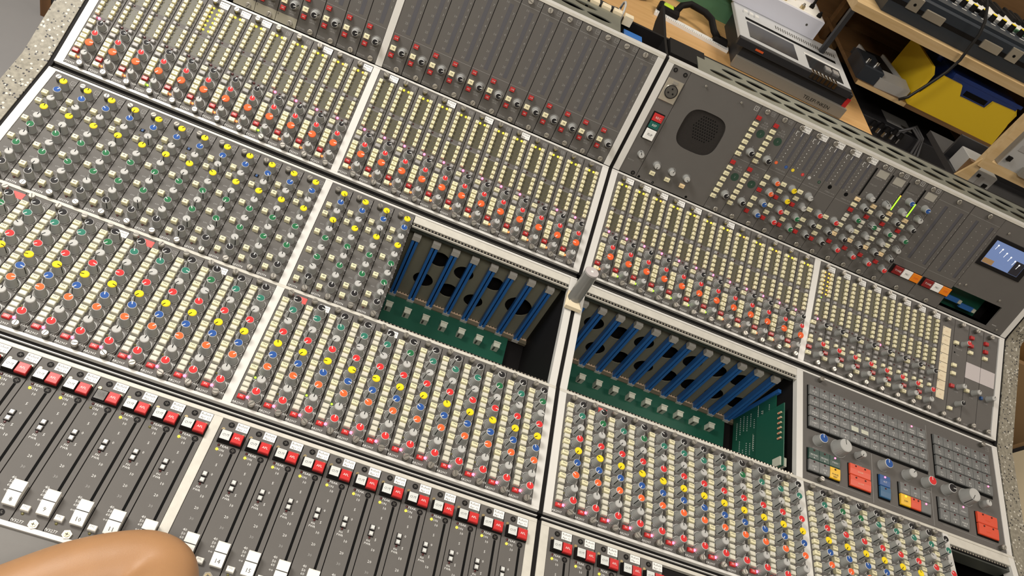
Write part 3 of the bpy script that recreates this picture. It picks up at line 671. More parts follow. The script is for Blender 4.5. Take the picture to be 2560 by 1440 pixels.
def open_bay(x0, x1, guides, pcb, holes, wall=True):
    rowbox('support_rail', 'e', x0, x1, 5.50, LR['e'], -.12, .0, 'aged_aluminium', .02); rowbox('support_rail', 'e', x0, x1, 5.28, 5.33, -.12, .0, 'aged_aluminium', .01)
    cpart('threaded_strip', teeth(int((x1 - x0) / .165)), rowmat('e', x0, 5.415, -.05))
    cpart('threaded_strip', teeth(int((x1 - x0) / .165)), rowmat('e', x0, .06, -.06))
    rowbox('rail_web', 'e', x0, x1, 5.38, 5.9, -.50, -.12, 'shaded_web_grey')
    hl = [circ(hx - x0, hy, hr, 20, hr * 1.0) for hx, hy, hr in holes]
    cpart('cage_wall', plate_with_holes('cage_wall', [(0, 0), (x1 - x0, 0), (x1 - x0, 4.7), (0, 4.7)], hl, .06, 'cage_wall'), slant(x0, 5.86, -.95))
    cpart('hole_shade_sheet', MB().box(0, x1 - x0, -.2, 5.2, .6, .7, 'matt_black').build('hole_shade_sheet'), slant(x0, 5.86, -.95))  # black sheet added behind the wall holes so they read as dark
    for gx in guides:
        o = cpart('card_guide', GUIDE, slant(gx, 5.72, -1.0)); link('guide_clip', CLIP, o); link('guide_tip', TIP, o)
    rowbox('bus_bar', 'e', x0, x1, 4.93, 5.45, -5.65, -5.50, 'copper_bus')
    b = MB()
    for i in range(int((x1 - x0) / .16)): b.box(i * .16 + .04, i * .16 + .10, -.05, .05, 0, .015, 'matt_black')
    cpart('bus_perforation', b.build('bus_perforation'), rowmat('e', x0, 5.12, -5.50))['kind'] = 'stuff'
    rowbox('cage_beam', 'e', x0, x1, 4.72, 4.93, -5.6, -5.38, 'beam_brown')
    rowbox('mother_board', 'e', pcb[0], pcb[1], .2, 4.72, -5.6, -5.45, 'circuit_green')
    for k in range(int(pcb[1] - pcb[0] + .3)): cpart('connector', CONN, rowmat('e', pcb[0] + .42 + k * .985, 3.85, -5.45))
    rowbox('cage_floor', 'e', x0, x1, -.4, 6, -5.9, -5.8, 'matt_black'); rowbox('cage_front', 'e', x0, x1, -.14, -.06, -5.8, -.25, 'matt_black')
    rowbox('cage_side', 'e', x0 - .06, x0, -.1, 5.8, -5.8, -.3, 'matt_black'); rowbox('cage_side', 'e', x1, x1 + .06, -.1, 5.8, -5.8, -.3, 'matt_black')
dm('beam_brown', (0.16, 0.135, 0.09), .5); dm('shaded_web_grey', (0.045, 0.05, 0.043), 0.5)  # rail web colour is darkened for the shade under the support rail
B0, C0, D0 = XB['B'], XB['C'], XB['D']
open_bay(B0 + 4.02, B0 + 12.0, [B0 + 4.45 + .99 * k for k in range(8)], (B0 + 4.05, B0 + 11.0), [(B0 + 5.9, 1.3, .52), (B0 + 7.3, 1.6, .50), (B0 + 8.9, 1.5, .5), (B0 + 5.6, 3.1, .52), (B0 + 7.0, 3.2, .52), (B0 + 8.4, 3.25, .5), (B0 + 10.6, 2.4, .7)])
open_bay(C0 + .0, C0 + 12.0, [C0 + .38 + 1.005 * k for k in range(12)], (C0 + .05, C0 + 11.4), [(C0 + 1.6 + 1.45 * k, 1.5, .52) for k in range(7)] + [(C0 + 1.1 + 1.45 * k, 3.25, .52) for k in range(8)])
# plug-in circuit card left at the right end of the open bay, seen from its solder side
card = empty('circuit_card', rowmat('e', C0 + 11.88, 0, 0), 'green printed circuit card standing in the open bay beside the monitor panel', 'circuit board')
link('board', MB().box(0, .05, .35, 4.95, -5.3, -1.5, 'circuit_green').build('board'), card)
b = MB(); rn = random.Random(3)
for c in range(11):
    h = -1.75 - .32 * c; run = rn.uniform(.5, 1.2)
    for seg in range(3):
        v = .6 + 1.45 * seg + rn.uniform(0, .4)
        for k in range(rn.randint(4, 9)):
            if v + k * .12 < 4.85: b.box(-.012, 0, v + k * .12, v + k * .12 + .045, h, h + .045, 'print_white')
for k in range(16): b.box(-.008, 0, rn.uniform(.6, 3.0), 0, 0, 0, 'print_white') if False else None
o = link('solder_pads', b.build('solder_pads'), card); o['kind'] = 'stuff'
b = MB()
for k in range(7): v = .8 + .55 * k; b.box(-.01, 0, v, v + .9 if v + .9 < 4.9 else 4.9, -2.2 - .4 * (k % 4), -2.185 - .4 * (k % 4), 'tape_white')
link('copper_tracks', b.build('copper_tracks'), card)
link('card_edge', MB().box(-.09, .09, 4.95, 5.15, -5.3, -1.2, 'blue_plastic').build('card_edge'), card)
link('daughter_board', MB().box(-.35, -.30, .5, 3.9, -2.6, -.35, 'circuit_leaf').build('daughter_board') if 'circuit_leaf' in MT else MB().box(-.35, -.30, .5, 3.9, -2.6, -.35, 'circuit_green').build('daughter_board'), card)
for k in range(6): link('resistor', MB().cyl(0, 0, 0, .26, .05, .05, 'copper_bus', 8).cyl(0, 0, .08, .12, .053, .053, 'cap_orange', 8).build('resistor'), card, (-.40, 2.0 + .28 * k, -.75))
link('relay', MB().box(-.42, -.05, .55, 1.0, -1.1, -.5, 'tape_white').build('relay'), card)
# clear plastic tube left standing on the joint
dm('smoky_acrylic', (0.42, 0.42, 0.40), 0.08, trans=0.55, spec=0.6)
t0 = wp(24.66, 11.05, 2.05); tube = empty('plastic_tube', Matrix.Translation(t0), 'smoky clear plastic tube standing upright on the centre joint', 'tube')
b = MB(); b.cyl(0, 0, 0, 1.85, .34, .34, 'smoky_acrylic', 28, smooth=True, top=False); b.cyl(0, 0, 1.85, 0.0, .29, .29, 'smoky_acrylic', 28, smooth=True, top=False)
link('wall', b.build('wall'), tube); link('end_cap', MB().cyl(0, 0, 1.80, 1.87, .345, .325, 'plate_lilac', 28).cyl(0, 0, 1.87, 1.875, .065, .065, 'paper_white', 12).build('end_cap'), tube)
link('foot', MB().geo([(-.40, -.62, -.02), (.40, -.62, -.02), (.16, -.12, .09), (-.16, -.12, .09), (-.40, -.62, -.22), (.40, -.62, -.22), (.34, .4, -.22), (-.34, .4, -.22), (.34, .4, .03), (-.34, .4, .03)], [(0, 1, 2, 3), (4, 5, 1, 0), (5, 6, 8, 2, 1), (7, 4, 0, 3, 9), (3, 2, 8, 9), (6, 7, 9, 8)], 'label_cream').build('foot'), tube)

# ------------------------------------------------------------------ right half of the meter bridge
def bridge(name, x0, x1, label, mesh=None, group=None):
    r = empty(name, rowmat('m', C0 + x0), label, 'mixer module', group)
    link('panel', mesh or MB().box(.012, x1 - x0 - .012, .015, LR['m'] - .015, -.10, 0, 'panel_grey_paint').build('panel'), r); return r
# talkback socket strip
r = bridge('talkback_module', 0, .95, 'narrow talkback strip with microphone socket and red, green and white keys')
link('lettering', MB().text('CUE', .80, .95, .10, .004, 'print_dim').build('lettering'), r); link('lettering', MB().text('BC2912', .30, .75, .10, .004, 'print_dim').build('lettering'), r)
x = link('microphone_socket', MB().box(.06, .90, 4.02, 5.14, 0, .06, 'nickel', .02).build('microphone_socket'), r)
link('socket_ring', MB().cyl(.48, 4.557, .06, .12, .36, .33, 'steel', 24, ktop='matt_black').build('socket_ring'), x); link('socket_face', MB().cyl(.48, 4.557, .10, .125, .29, .29, 'dark_brown', 20).build('socket_face'), x)
b = MB()
for a in (90, 210, 330): b.cyl(.48 + .14 * math.cos(math.radians(a)), 4.557 + .14 * math.sin(math.radians(a)), .125, .135, .045, .045, 'matt_black', 10)
link('contact', b.build('contact'), x); link('release_tab', MB().box(.34, .62, 4.92, 5.06, .06, .11, 'steel', .01).build('release_tab'), x)
for px, py in ((.17, 4.98), (.80, 4.16)): screw(x, FSCREW, px, py)
link('key_well', MB().box(.20, .82, 1.98, 3.42, 0, .02, 'matt_black').build('key_well'), r)
for t, y0, y1, kk, tk, hh in (('REC', 2.98, 3.36, 'bright_red_plastic', 'print_white', .16), ('REP', 2.60, 2.95, 'key_teal', 'print_white', .14), ('FLIP', 2.03, 2.55, 'paper_white', 'ink_black', .20)):
    if kk == 'key_teal' and kk not in MT: dm('key_teal', (0.01, 0.11, 0.09), .35)
    q = link('key', MB().box(.27, .78, y0, y1, .02, hh, kk, .02).build('key'), r); link('legend', MB().text(t, .525, (y0 + y1) / 2, .16, hh + .004, tk).build('legend'), q)
knob(r, 's_white', .62, 1.22, math.radians(30))
for px, py in ((.2, 5.55), (.75, 5.52), (.72, .18)): screw(r, FSCREW, px, py)
# loudspeaker panel
def rsq(cx, cy, ax, ay, n=40, p=3.2): return [(cx + ax * math.copysign(abs(math.cos(2 * math.pi * i / n)) ** (2 / p), math.cos(2 * math.pi * i / n)), cy + ay * math.copysign(abs(math.sin(2 * math.pi * i / n)) ** (2 / p), math.sin(2 * math.pi * i / n))) for i in range(n)]
me = plate_with_holes('panel', [(.012, .015), (4.01, .015), (4.01, LR['m'] - .015), (.012, LR['m'] - .015)], [rsq(1.92, 3.36, 1.12, 1.05)], .10, 'panel_grey_paint')
r = bridge('loudspeaker_panel', .95, 4.97, 'wide panel with black foam loudspeaker opening and three white knobs', me)
link('loudspeaker_foam', MB().box(.70, 3.15, 2.2, 4.5, -.20, -.08, 'black_foam').build('loudspeaker_foam'), r)
b = MB()
for i in range(10):
    for j in range(9):
        px, py = 1.42 + .13 * i + (.065 if j % 2 else 0), 3.0 + .14 * j
        if math.hypot(px - 2.05, (py - 3.55)) < .68: b.cyl(px, py, -.08, -.076, .036, .036, 'line_black', 8)
link('foam_holes', b.build('foam_holes'), r)['kind'] = 'stuff'
b = MB(); logo(b, 3.82, 5.52, .10, 'print_white', False); 
for px, t in ((.69, 'ATB'), (1.54, 'EXT'), (2.41, 'EXT')): b.text(t, px - .02, .56, .10, .136, 'ink_black')
b.text('LONDON', .75, .12, .10, .004, 'print_dim')
for px in (.69, 1.56, 2.41): b.arc(px, 1.03, .21, .012, 20, 200, .004, 'print_dim', 10)
link('lettering', b.build('lettering'), r)
for px, a in ((.69, 180), (1.56, -15), (2.41, -130)): knob(r, 's_white', px, 1.03, math.radians(a))
button(r, 'bc', .68, .56); button(r, 'bc', 1.54, .56); button(r, 'ba', 2.41, .57)
for px, py in ((.97, 5.47), (2.97, 5.47)): screw(r, SCREW_FLAT, px, py).scale = (.45, .45, .8)
for px in (.15, .95, 2.92): link('fixing_hole', MB().cyl(0, 0, .001, .004, .07, .07, 'line_black', 10).build('fixing_hole'), r, (px, .12, 0))
# sub group matrix modules
def matrix_print(n0):
    b = MB(); z = .004
    for top, num in ((5.17, n0), (2.73, n0 + 1)):
        for i, t in enumerate(('SUB', 'GROUP', 'MATRIX')): b.text(t, .62, top - .10 - .12 * i, .12, z, 'print_dim')
        b.cyl(.66, top - .66, .001, .004, .215, .215, 'disc_green', 18); b.text(str(num), .66, top - .66, .13, .006, 'print_dim')
        for i, t in enumerate(('MON', 'CUT', 'CUT', 'CUT', 'CUT', 'AUT')): b.text(t, .135, top - .325 * (i + 1), .10, .134, 'ink_black')
        b.arc(.66, top - 1.66, .215, .014, 0, 200, z, 'print_dim', 12); b.line(.66, top - 1.42, .66, top - 1.34, .02, z, 'print_dim')
        b.cyl(.34, top - 1.98, .001, .004, .06, .06, 'print_dim', 10)
    b.line(.03, 2.99, .97, 2.99, .014, z, 'print_dim'); logo(b, .72, 5.60, .10); b.text('CV2941', .20, .12, .10, z, 'print_dim'); return b.build('lettering')
for i in range(2):
    r = bridge('group_matrix_module', 4.97 + i, 5.97 + i, f'bridge module headed sub group matrix, {["left", "right"][i]} one of the pair', None, 'sub group matrix modules')
    link('lettering', matrix_print(1 + 2 * i), r)
    for top in (5.17, 2.73):
        button(r, 'br', .135, top)
        for j in range(6): button(r, 'bc', .135, top - .325 * (j + 1))
        knob(r, 'm_black', .66, top - 1.66, math.radians(-35 if top > 3 else -40))
    screw(r, SCREW_FLAT, .36, 5.59); screw(r, SCREW_FLAT, .62, .17)
# auxiliary master modules
def aux_master_print(kind, col, num, bottom):
    b = MB(); z = .004
    b.rect(.00, .13, 3.75, 5.45, .002, 'meter_window'); b.rect(.58, .72, 3.75, 5.45, .002, 'meter_window')
    for k in range(9): b.rect(.33, .37, 3.75 + .2 * k, 3.79 + .2 * k, z, 'print_white'); b.rect(.17, .20, 3.7 + .19 * k, 3.73 + .19 * k, z, 'print_dim'); b.rect(.87, .90, 3.8 + .18 * k, 3.83 + .18 * k, z, 'print_dim')
    b.line(.28, 5.20, .28, 5.40, .03, z, 'print_white'); b.line(.58, 5.20, .58, 5.40, .03, z, 'print_white')
    b.line(.03, 3.16, .97, 3.16, .012, z, 'print_dim'); b.text('MONO AUX' if kind == 4 else 'STEREO AUX', .60, 3.30, .10, z, 'print_dim')
    if kind == 4:
        for x, c in zip((.19, .78), col): b.cyl(x, 3.57, .001, .005, .085, .085, c, 14); b.text(str(num), x, 3.57, .09, .007, 'print_white')
        b.line(.03, 1.83, .97, 1.83, .012, z, 'print_dim')
        kv = (2.71, 2.09, 1.465, .835); bv = ((2.74, 'ON'), (2.35, 'CUT'), (1.5, 'ON'), (1.10, 'CUT'))
    else:
        b.cyl(.44, 3.57, .001, .005, .11, .11, 'line_black', 14)
        kv = (2.10, 1.48, .85); bv = ((2.117, 'MON'), (1.505, 'ON'), (1.108, 'CUT'))
    for v in kv: b.arc(.66, v, .21, .013, 20, 200, z, 'print_dim', 10); b.text('LEVEL', .45, v - .27, .07, z, 'print_dim')
    for v, t in bv: b.text(t, .13, v, .10, .134, 'ink_black')
    b.text('SY2948', .85, .12, .09, z, 'print_dim'); return b.build('lettering')
cols = [('orange', 'blue', 'cap_orange', 'cap_blue'), ('yellow', 'red', 'cap_yellow', 'cap_red'), ('white', 'green', 'cap_white', 'disc_green')]
nm = ['orange and blue', 'yellow and red', 'white and green']
for i in range(5):
    lab = f'bridge auxiliary master module with {nm[i]} knobs' if i < 3 else f'bridge auxiliary master with red and two black knobs, {["left", "right"][i - 3]} one'
    r = bridge('auxiliary_master_module', 6.97 + i, 7.97 + i, lab, None, 'auxiliary master modules')
    ox = .03
    link('lettering', aux_master_print(4 if i < 3 else 3, cols[i][2:] if i < 3 else None, i + 1, 0), r)
    if i < 3:
        for v, c in ((2.71, 0), (2.09, 0), (1.465, 1), (.835, 1)): knob(r, 'b_' + cols[i][c], .69, v, math.radians(-40 + random.uniform(-15, 10)))
        for v, k in ((2.74, 'bc'), (2.35, 'bc'), (2.0, 'br'), (1.5, 'bc'), (1.1, 'bc'), (.76, 'br')): button(r, k, .155, v)
    else:
        for v, c in ((2.10, 'red'), (1.48, 'black'), (.85, 'black')): knob(r, 'b_' + c, .69, v, math.radians([-35, -80, -125][int(2.2 - v)]))
        for v, k in ((2.117, 'bc'), (1.505, 'bc'), (1.108, 'bc'), (.78, 'br')): button(r, k, .155, v)
    screw(r, SCREW_FLAT, .36, 5.60); link('sticker', STK['Mar'], r, (.68, 5.61, .0)); screw(r, SCREW_FLAT, .62, .17)
# output modules with bargraph
def out_print():
    b = MB(); z = .004
    for i in range(9): b.rect(-.10 if False else .93, .96, 3.9 + .18 * i, 3.94 + .18 * i, z, 'print_dim')
    b.text('MONITOR', .45, 4.93, .10, z, 'print_dim'); b.text('FOR LMT', .45, 4.55, .10, z, 'print_dim'); b.line(.0, 3.14, .98, 3.14, .012, z, 'print_dim')
    for v in (3.35, 2.69, 2.07, 1.48, .84, 3.95): b.text('dB', .42, v - .2, .09, z, 'print_dim'); b.rect(.30, .40, v + .12, v + .15, z, 'print_dim')
    for v, t in ((3.60, 'ON'), (3.28, 'SOLO'), (1.505, 'ON'), (2.06, 'MONO')): b.text(t, .10, v, .08, .134, 'ink_black')
    logo(b, .72, 5.62, .10, 'print_white', False); b.text('MB2957', .85, .12, .09, z, 'print_dim'); return b.build('lettering')
OUTP = out_print()
BAR = MB().box(.03, .12, 3.78, 5.40, .001, .012, 'line_black').build('bargraph'); SEG = MB().box(-.035, .035, -.035, .035, 0, .012, 'led_green').build('bar_segment'); SEGY = MB().box(-.035, .035, -.035, .035, 0, .012, 'led_amber').build('bar_segment')
WRITE = MB().box(.26, .84, 5.02, 5.40, 0, .012, 'plate_grey').build('write_on_strip') if 'plate_grey' in MT else None
dm('plate_grey', (0.36, 0.345, 0.30), .5); WRITE = MB().box(.26, .84, 5.02, 5.40, 0, .012, 'plate_grey').build('write_on_strip'); WRITED = MB().box(.26, .84, 5.02, 5.40, 0, .012, 'panel_grey_paint').build('write_on_strip')
for i in range(4):
    lab = [f'bridge output module with unlit bar meter, left one', 'bridge output module with unlit bar meter, right one', 'bridge output module with lit green bar meter, left one', 'bridge output module with lit green bar meter, right one'][i]
    r = bridge('output_module', 11.97 + i, 12.97 + i, lab, None, 'bridge output modules')
    link('lettering', OUTP, r); bg = link('bargraph', BAR, r)
    if i >= 2:
        n = 10 if i == 2 else 9
        for k in range(n): link('bar_segment', SEG if k < n - (1 if i == 2 else 0) else SEGY, bg, (.075, 3.83 + .088 * k, .012))
    link('write_on_strip', WRITED if i == 2 else WRITE, r)
    if i >= 2: knob(r, 'b_blue', .65, 4.56, math.radians(-75))
    knob(r, 'p_small' if False else 'b_white', .64, 3.95, math.radians([-60, 30, -40, 15][i]))
    for v, c, a in ((3.355, 'black', -20), (2.69, 'green', 100 if i == 1 else -35), (2.075, 'white', [180, -60, -120, 20][i]), (1.48, 'black', [0, 125, -70, 30][i]), (.84, 'red', -5)): knob(r, 'b_' + c, .66, v, math.radians(a))
    for v, k in ((3.60, 'ba'), (3.28, 'bc'), (2.975, 'br'), (2.635, 'bi'), (2.395, 'bi'), (2.06, 'bc'), (1.728, 'bi'), (1.505, 'ba'), (1.035, 'br')): button(r, k, .115, v)
    screw(r, SCREW_FLAT, .36, 5.60); screw(r, SCREW_FLAT, .62, .17)
# twin stereo meter panels with tone keys
def meter_twin():
    b = MB(); z = .004
    for x in (.55, 1.55): b.rect(x, x + .18, 1.92, 5.12, .003, 'meter_window'); b.line(x + .18, 1.92, x + .18, 5.12, .015, z, 'line_black')
    for x in (.35, .95, 1.35, 1.90):
        for k in range(9): b.rect(x, x + .045, 2.05 + .36 * k, 2.09 + .36 * k, z, 'print_dim')
    b.line(.03, 5.29, 1.95, 5.29, .012, z, 'print_dim'); b.line(.03, 1.76, 1.95, 1.76, .012, z, 'print_dim'); b.text('MZ2950', .25, .13, .10, z, 'print_dim'); return b.build('lettering')
TW = meter_twin()
for i in range(2):
    r = bridge('stereo_meter_module', 15.97 + 2 * i, 17.95 + 2 * i, f'twin meter panel over red, white and orange keys, {["left", "right"][i]} one', None, 'twin meter panels')
    link('lettering', TW, r); link('key_well', MB().box(.11, 2.0, .80, 1.34, 0, .02, 'matt_black').build('key_well'), r)
    for t, x0, kk, tk in (('TONE', .28, 'deep_red_key', 'print_white'), ('MIC', .87, 'paper_white', 'ink_black'), ('DIM', 1.45, 'key_orange', 'key_red')):
        if kk not in MT: dm(kk, (0.22, 0.015, 0.015), .35)
        q = link('key', MB().box(x0, x0 + .55, .84, 1.31, .02, .10, kk, .02).build('key'), r); link('legend', MB().text(t, x0 + .275, 1.07, .15, .104, tk).build('legend'), q)
    screw(r, SCREW_FLAT, 1.04, 5.58); screw(r, SCREW_FLAT, 1.10, .19)
# blank panel with little glossy screen and an open slot
sx0 = 19.95; W_ = 24.43 - sx0
me = plate_with_holes('panel', [(.01, .015), (.01, .22), (3.35, .22), (3.35, 1.50), (.01, 1.50), (.01, LR['m'] - .015), (W_, LR['m'] - .015), (W_, .015)], [], .10, 'panel_grey_paint')
r = bridge('screen_panel', sx0, 24.43, 'blank bridge panel with small square glossy screen above an open slot', me)
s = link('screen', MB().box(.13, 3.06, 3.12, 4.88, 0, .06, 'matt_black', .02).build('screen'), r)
dm('reflection_blue', (0.05, 0.07, 0.12), .12, emit=.42, ecol=(0.32, 0.45, 0.85)); dm('reflection_white', (0.5, 0.5, 0.5), .2, emit=.9, ecol=(1, 1, 1)); dm('reflection_tan', (0.2, .12, .06), .2, emit=.22, ecol=(0.75, 0.45, 0.2)); dm('reflection_dark', (0.03, .03, .04), .15)  # glowing colours that paint the room's reflection on the glass
link('painted_reflection', MB().box(.32, 2.72, 3.33, 4.67, .06, .065, 'reflection_blue').build('painted_reflection'), s)
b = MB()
for k in range(6): px, py = .55 + .36 * k, 4.45 - .10 * k; b.line(px, py - .25, px + .04, py, .03, .069, 'reflection_white'); b.cyl(px + .04, py, .066, .069, .05, .05, 'reflection_white', 8)
link('reflected_lamps', b.build('reflected_lamps'), s); link('reflected_shapes', MB().rect(.33, 1.0, 3.34, 3.62, .068, 'reflection_tan').rect(2.1, 2.71, 3.34, 4.1, .068, 'reflection_dark').build('reflected_shapes'), s)  # ceiling lights mirrored in the screen, painted as flat white streaks
for px, py in ((.65, 5.20), (.2, 1.75), (.55, 1.85), (2.9, 1.8), (3.85, 5.5), (4.0, .25)): screw(r, SCREW_FLAT, px, py).scale = (.5, .5, .6)
link('engraved_mark', MB().rect(2.95, 3.35, 5.35, 5.62, .003, 'print_dim').build('engraved_mark'), r); link('engraved_mark', MB().rect(3.55, 3.85, .40, .45, .003, 'print_dim').build('engraved_mark'), r)
cpart('threaded_strip', teeth(20), rowmat('m', C0 + sx0 + .02, .13, -.06))
rowbox('slot_board', 'm', C0 + sx0, C0 + 23.4, .05, 1.6, -1.6, -1.5, 'circuit_green'); rowbox('slot_box', 'm', C0 + sx0, C0 + 24.4, -.1, 5.7, -2.2, -2.1, 'matt_black')
for k in range(2): cpart('ribbon_cable', MB().box(0, .9, 0, .28, -.9, -.75, 'blue_plastic').box(.85, 1.05, .03, .25, -.9, -.7, 'tape_white').build('ribbon_cable'), rowmat('m', C0 + sx0 + .6 + 1.1 * k, .55 - .15 * k, 0))

# ------------------------------------------------------------------ monitor panel in the right bay
r = empty('monitor_unit', rowmat('e', D0), 'wide monitor selector panel with rows of grey keys and large white knobs', 'mixer module')
link('panel', MB().box(.02, 12.05, .02, LR['e'] - .02, -.10, 0, 'panel_grey_paint').build('panel'), r)
b = MB(); z = .004
for x in (4.06, 7.66): b.line(x, .1, x, 2.7 if x < 5 else 5.6, .02, z, 'print_dim')
for x0, x1, v in ((.3, 3.9, .33), (4.4, 7.3, .33), (8.2, 11.4, .33)): b.line(x0, v, x1, v - .02, .012, z, 'print_dim')
for t, x, v in (('MONO', .75, 1.80), ('ADJUST', 3.25, 1.78), ('GAIN', 6.1, 1.80), ('HEADPHONES', 7.3, 1.83), ('ADJUST', 10.9, 1.78), ('DB', 8.5, 1.80), ('LS7', 2.0, .30)): b.text(t, x, v, .11, z, 'print_dim')
logo(b, 11.72, 5.62, .11); link('lettering', b.build('lettering'), r)
def keybase(x0, x1, v0, v1): link('key_frame', MB().box(x0 - .03, x1 + .03, v0 - .06, v1, 0, .03, 'line_black').build('key_frame'), r)
KEY = {}
def key(x, v, w, h, k, lines=(), ledk='led_off_red', leds=1, tk='print_white'):
    """x, v: lower left corner"""
    kk = (round(w, 3), round(h, 3), k)
    if kk not in KEY:
        m = MB(); m.prism([(.012, .03), (.012, .10), (.05, .125), (h * .55, .15), (h - .02, .15), (h - .02, .03)], .012, w - .012, k); KEY[kk] = m.build('key')
    o = link('key', KEY[kk], r, (x, v, 0))
    if lines:
        lb = MB()
        for i, t in enumerate(lines): lb.text(t, w / 2, h * .40 - .13 * i, .125 if len(t) < 6 else .10, .153, tk)
        link('legend', lb.build('legend'), o)
    for i in range(leds): link('key_led', LEDM[ledk] if i == 0 else LEDM['led_off_red'], o, (w / 2 if leds == 1 else w * (.28 + .44 * i), h - .10, .142))
    return o
g1 = [[('AUX', str(c + 1)) for c in range(8)] + [('CT', '1'), ('CT', '2'), ('MAIN', 'DESK'), ('MAIN 1', 'LINE')],
      [('SP GRP', str(c + 1)) for c in range(8)] + [('CT', '3'), ('CT', '4'), ('MAIN 2', 'DESK'), ('MAIN 2', 'LINE')],
      [('MAG', 'VTR A'), ('MAG', 'VTR B'), ('MAG', 'VTR C'), ('EXT', '1'), (), (), ('EXT', '4'), ('EXT', '5'), ('EXT', '6'), ('EXT', 'MIX'), ('REM', '1'), ('REM', '2')],
      [('CART', str(c + 1)) for c in range(4)] + [('ATR', '1'), ('DAT', '2'), ('DAT', '3'), ('TAPE', '1'), ('CD',), ('DISC',), ('MONO',), ('SEL', '1')]]
keybase(.28, 7.49, 2.80, 5.20)
for rr in range(4):
    for c in range(12):
        key(.285 + .60 * c, 4.63 - .592 * rr, .60, .555, 'key_grey', g1[rr][c], 'led_pink' if (rr, c) == (0, 10) else 'led_off_red')
for c, m in ((4, 0), (5, 1)):
    link('tape_patch', MB().face([(.1, .30, .16), (.35, .02, .16), (.56, .08, .16), (.5, .26, .16)], 'tape_white') or MB().box(.08, .5, .06 + .04 * m, .32, .153, .165, 'tape_white').build('tape_patch'), r, (.285 + .6 * c, 4.61 - 1.184, 0))
keybase(8.0, 11.60, 2.80, 5.20)
g2 = ['1', '2', 'MAIN', 'MONI', 'SEL', 'MAIN 1']
for rr in range(4):
    for c in range(6): key(8.0 + .597 * c, 4.63 - .592 * rr, .597, .555, 'key_grey', (g2[c] if rr == 0 else 'P' + str(c + 1), ['A', '1-2', '3-4', '5-6'][rr]), 'led_pink' if (rr, c) == (3, 5) else 'led_off_red')
keybase(.25, 2.05, .49, 1.70)
for c, t in enumerate((('MONO', 'A'), ('MONO', 'B'), ('STEREO',))): key(.25 + .60 * c, 1.10, .60, .59, 'key_dark_green', t, 'led_pink' if c == 2 else 'led_off_red')
for c, (t, k, tk) in enumerate(((('CUT', 'A'), 'key_grey', 'print_white'), (('CUT', 'B'), 'key_grey', 'print_white'), (('PHASE', 'REV'), 'key_yellow', 'ink_black'))): key(.25 + .60 * c, .50, .60, .59, k, t, tk=tk)
keybase(2.62, 3.84, .49, 1.70)
for i, t in enumerate((('LS-DIM',), ('LS-CUT',))): key(2.62, 1.10 - .60 * i, 1.22, .59, 'key_red', t, leds=2, tk='sticker_pale')if False else key(2.62, 1.10 - .60 * i, 1.22, .59, 'key_red', t, leds=2, tk='label_cream')
keybase(4.37, 5.0, .49, 1.70); key(4.37, 1.10, .63, .59, 'key_blue', ('ALT',), 'led_pink'); key(4.37, .50, .63, .59, 'key_steel_blue', ())
keybase(5.57, 7.42, .49, 1.70)
for c, t in enumerate((('GEN',), ('HC', '2'), ('MUSIC',))): key(5.58 + .61 * c, 1.10, .61, .59, 'key_grey', t)
key(5.58, .50, .61, .59, 'key_yellow', ('DIM',), 'led_yellow', tk='ink_black'); key(6.19, .50, .61, .59, 'key_red', (), leds=2); key(6.80, .50, .61, .59, 'key_grey', (), 'led_pink')
keybase(7.95, 9.76, .49, 1.70)
for c, t in enumerate((('MONO', 'A'), ('MONO', 'B'), ('STEREO',))): key(7.95 + .60 * c, 1.10, .60, .59, 'key_grey', t, 'led_pink' if c == 2 else 'led_off_red')
for c, t in enumerate((('CUT', 'A'), ('CUT', 'B'), ('PHASE', 'REV'))): key(7.95 + .60 * c, .50, .60, .59, 'key_grey', t)
keybase(10.32, 11.60, .49, 1.70)
for i, t in enumerate((('LS-DIM',), ('LS-CUT',))): key(10.32, 1.10 - .60 * i, 1.27, .59, 'key_red', t, leds=2, tk='cap_orange')
for kk, x, v, a in (('p_blue', .86, 2.24, 5), ('p_big', 2.07, 2.25, 5), ('p_small', 3.22, 2.25, 150), ('p_blue', 4.69, 2.24, 5), ('p_white', 6.14, 2.22, -40), ('p_red', 7.32, 2.21, 5), ('p_black', 8.56, 2.23, -90), ('p_big', 9.85, 2.27, 150), ('p_small', 10.88, 2.21, -10)): knob(r, kk, x, v, math.radians(a))
screw(r, SCREW, 1.0, 5.72); screw(r, SCREW, 11.26, 5.70); screw(r, SCREW, .92, .22); screw(r, SCREW, 11.7, .20)

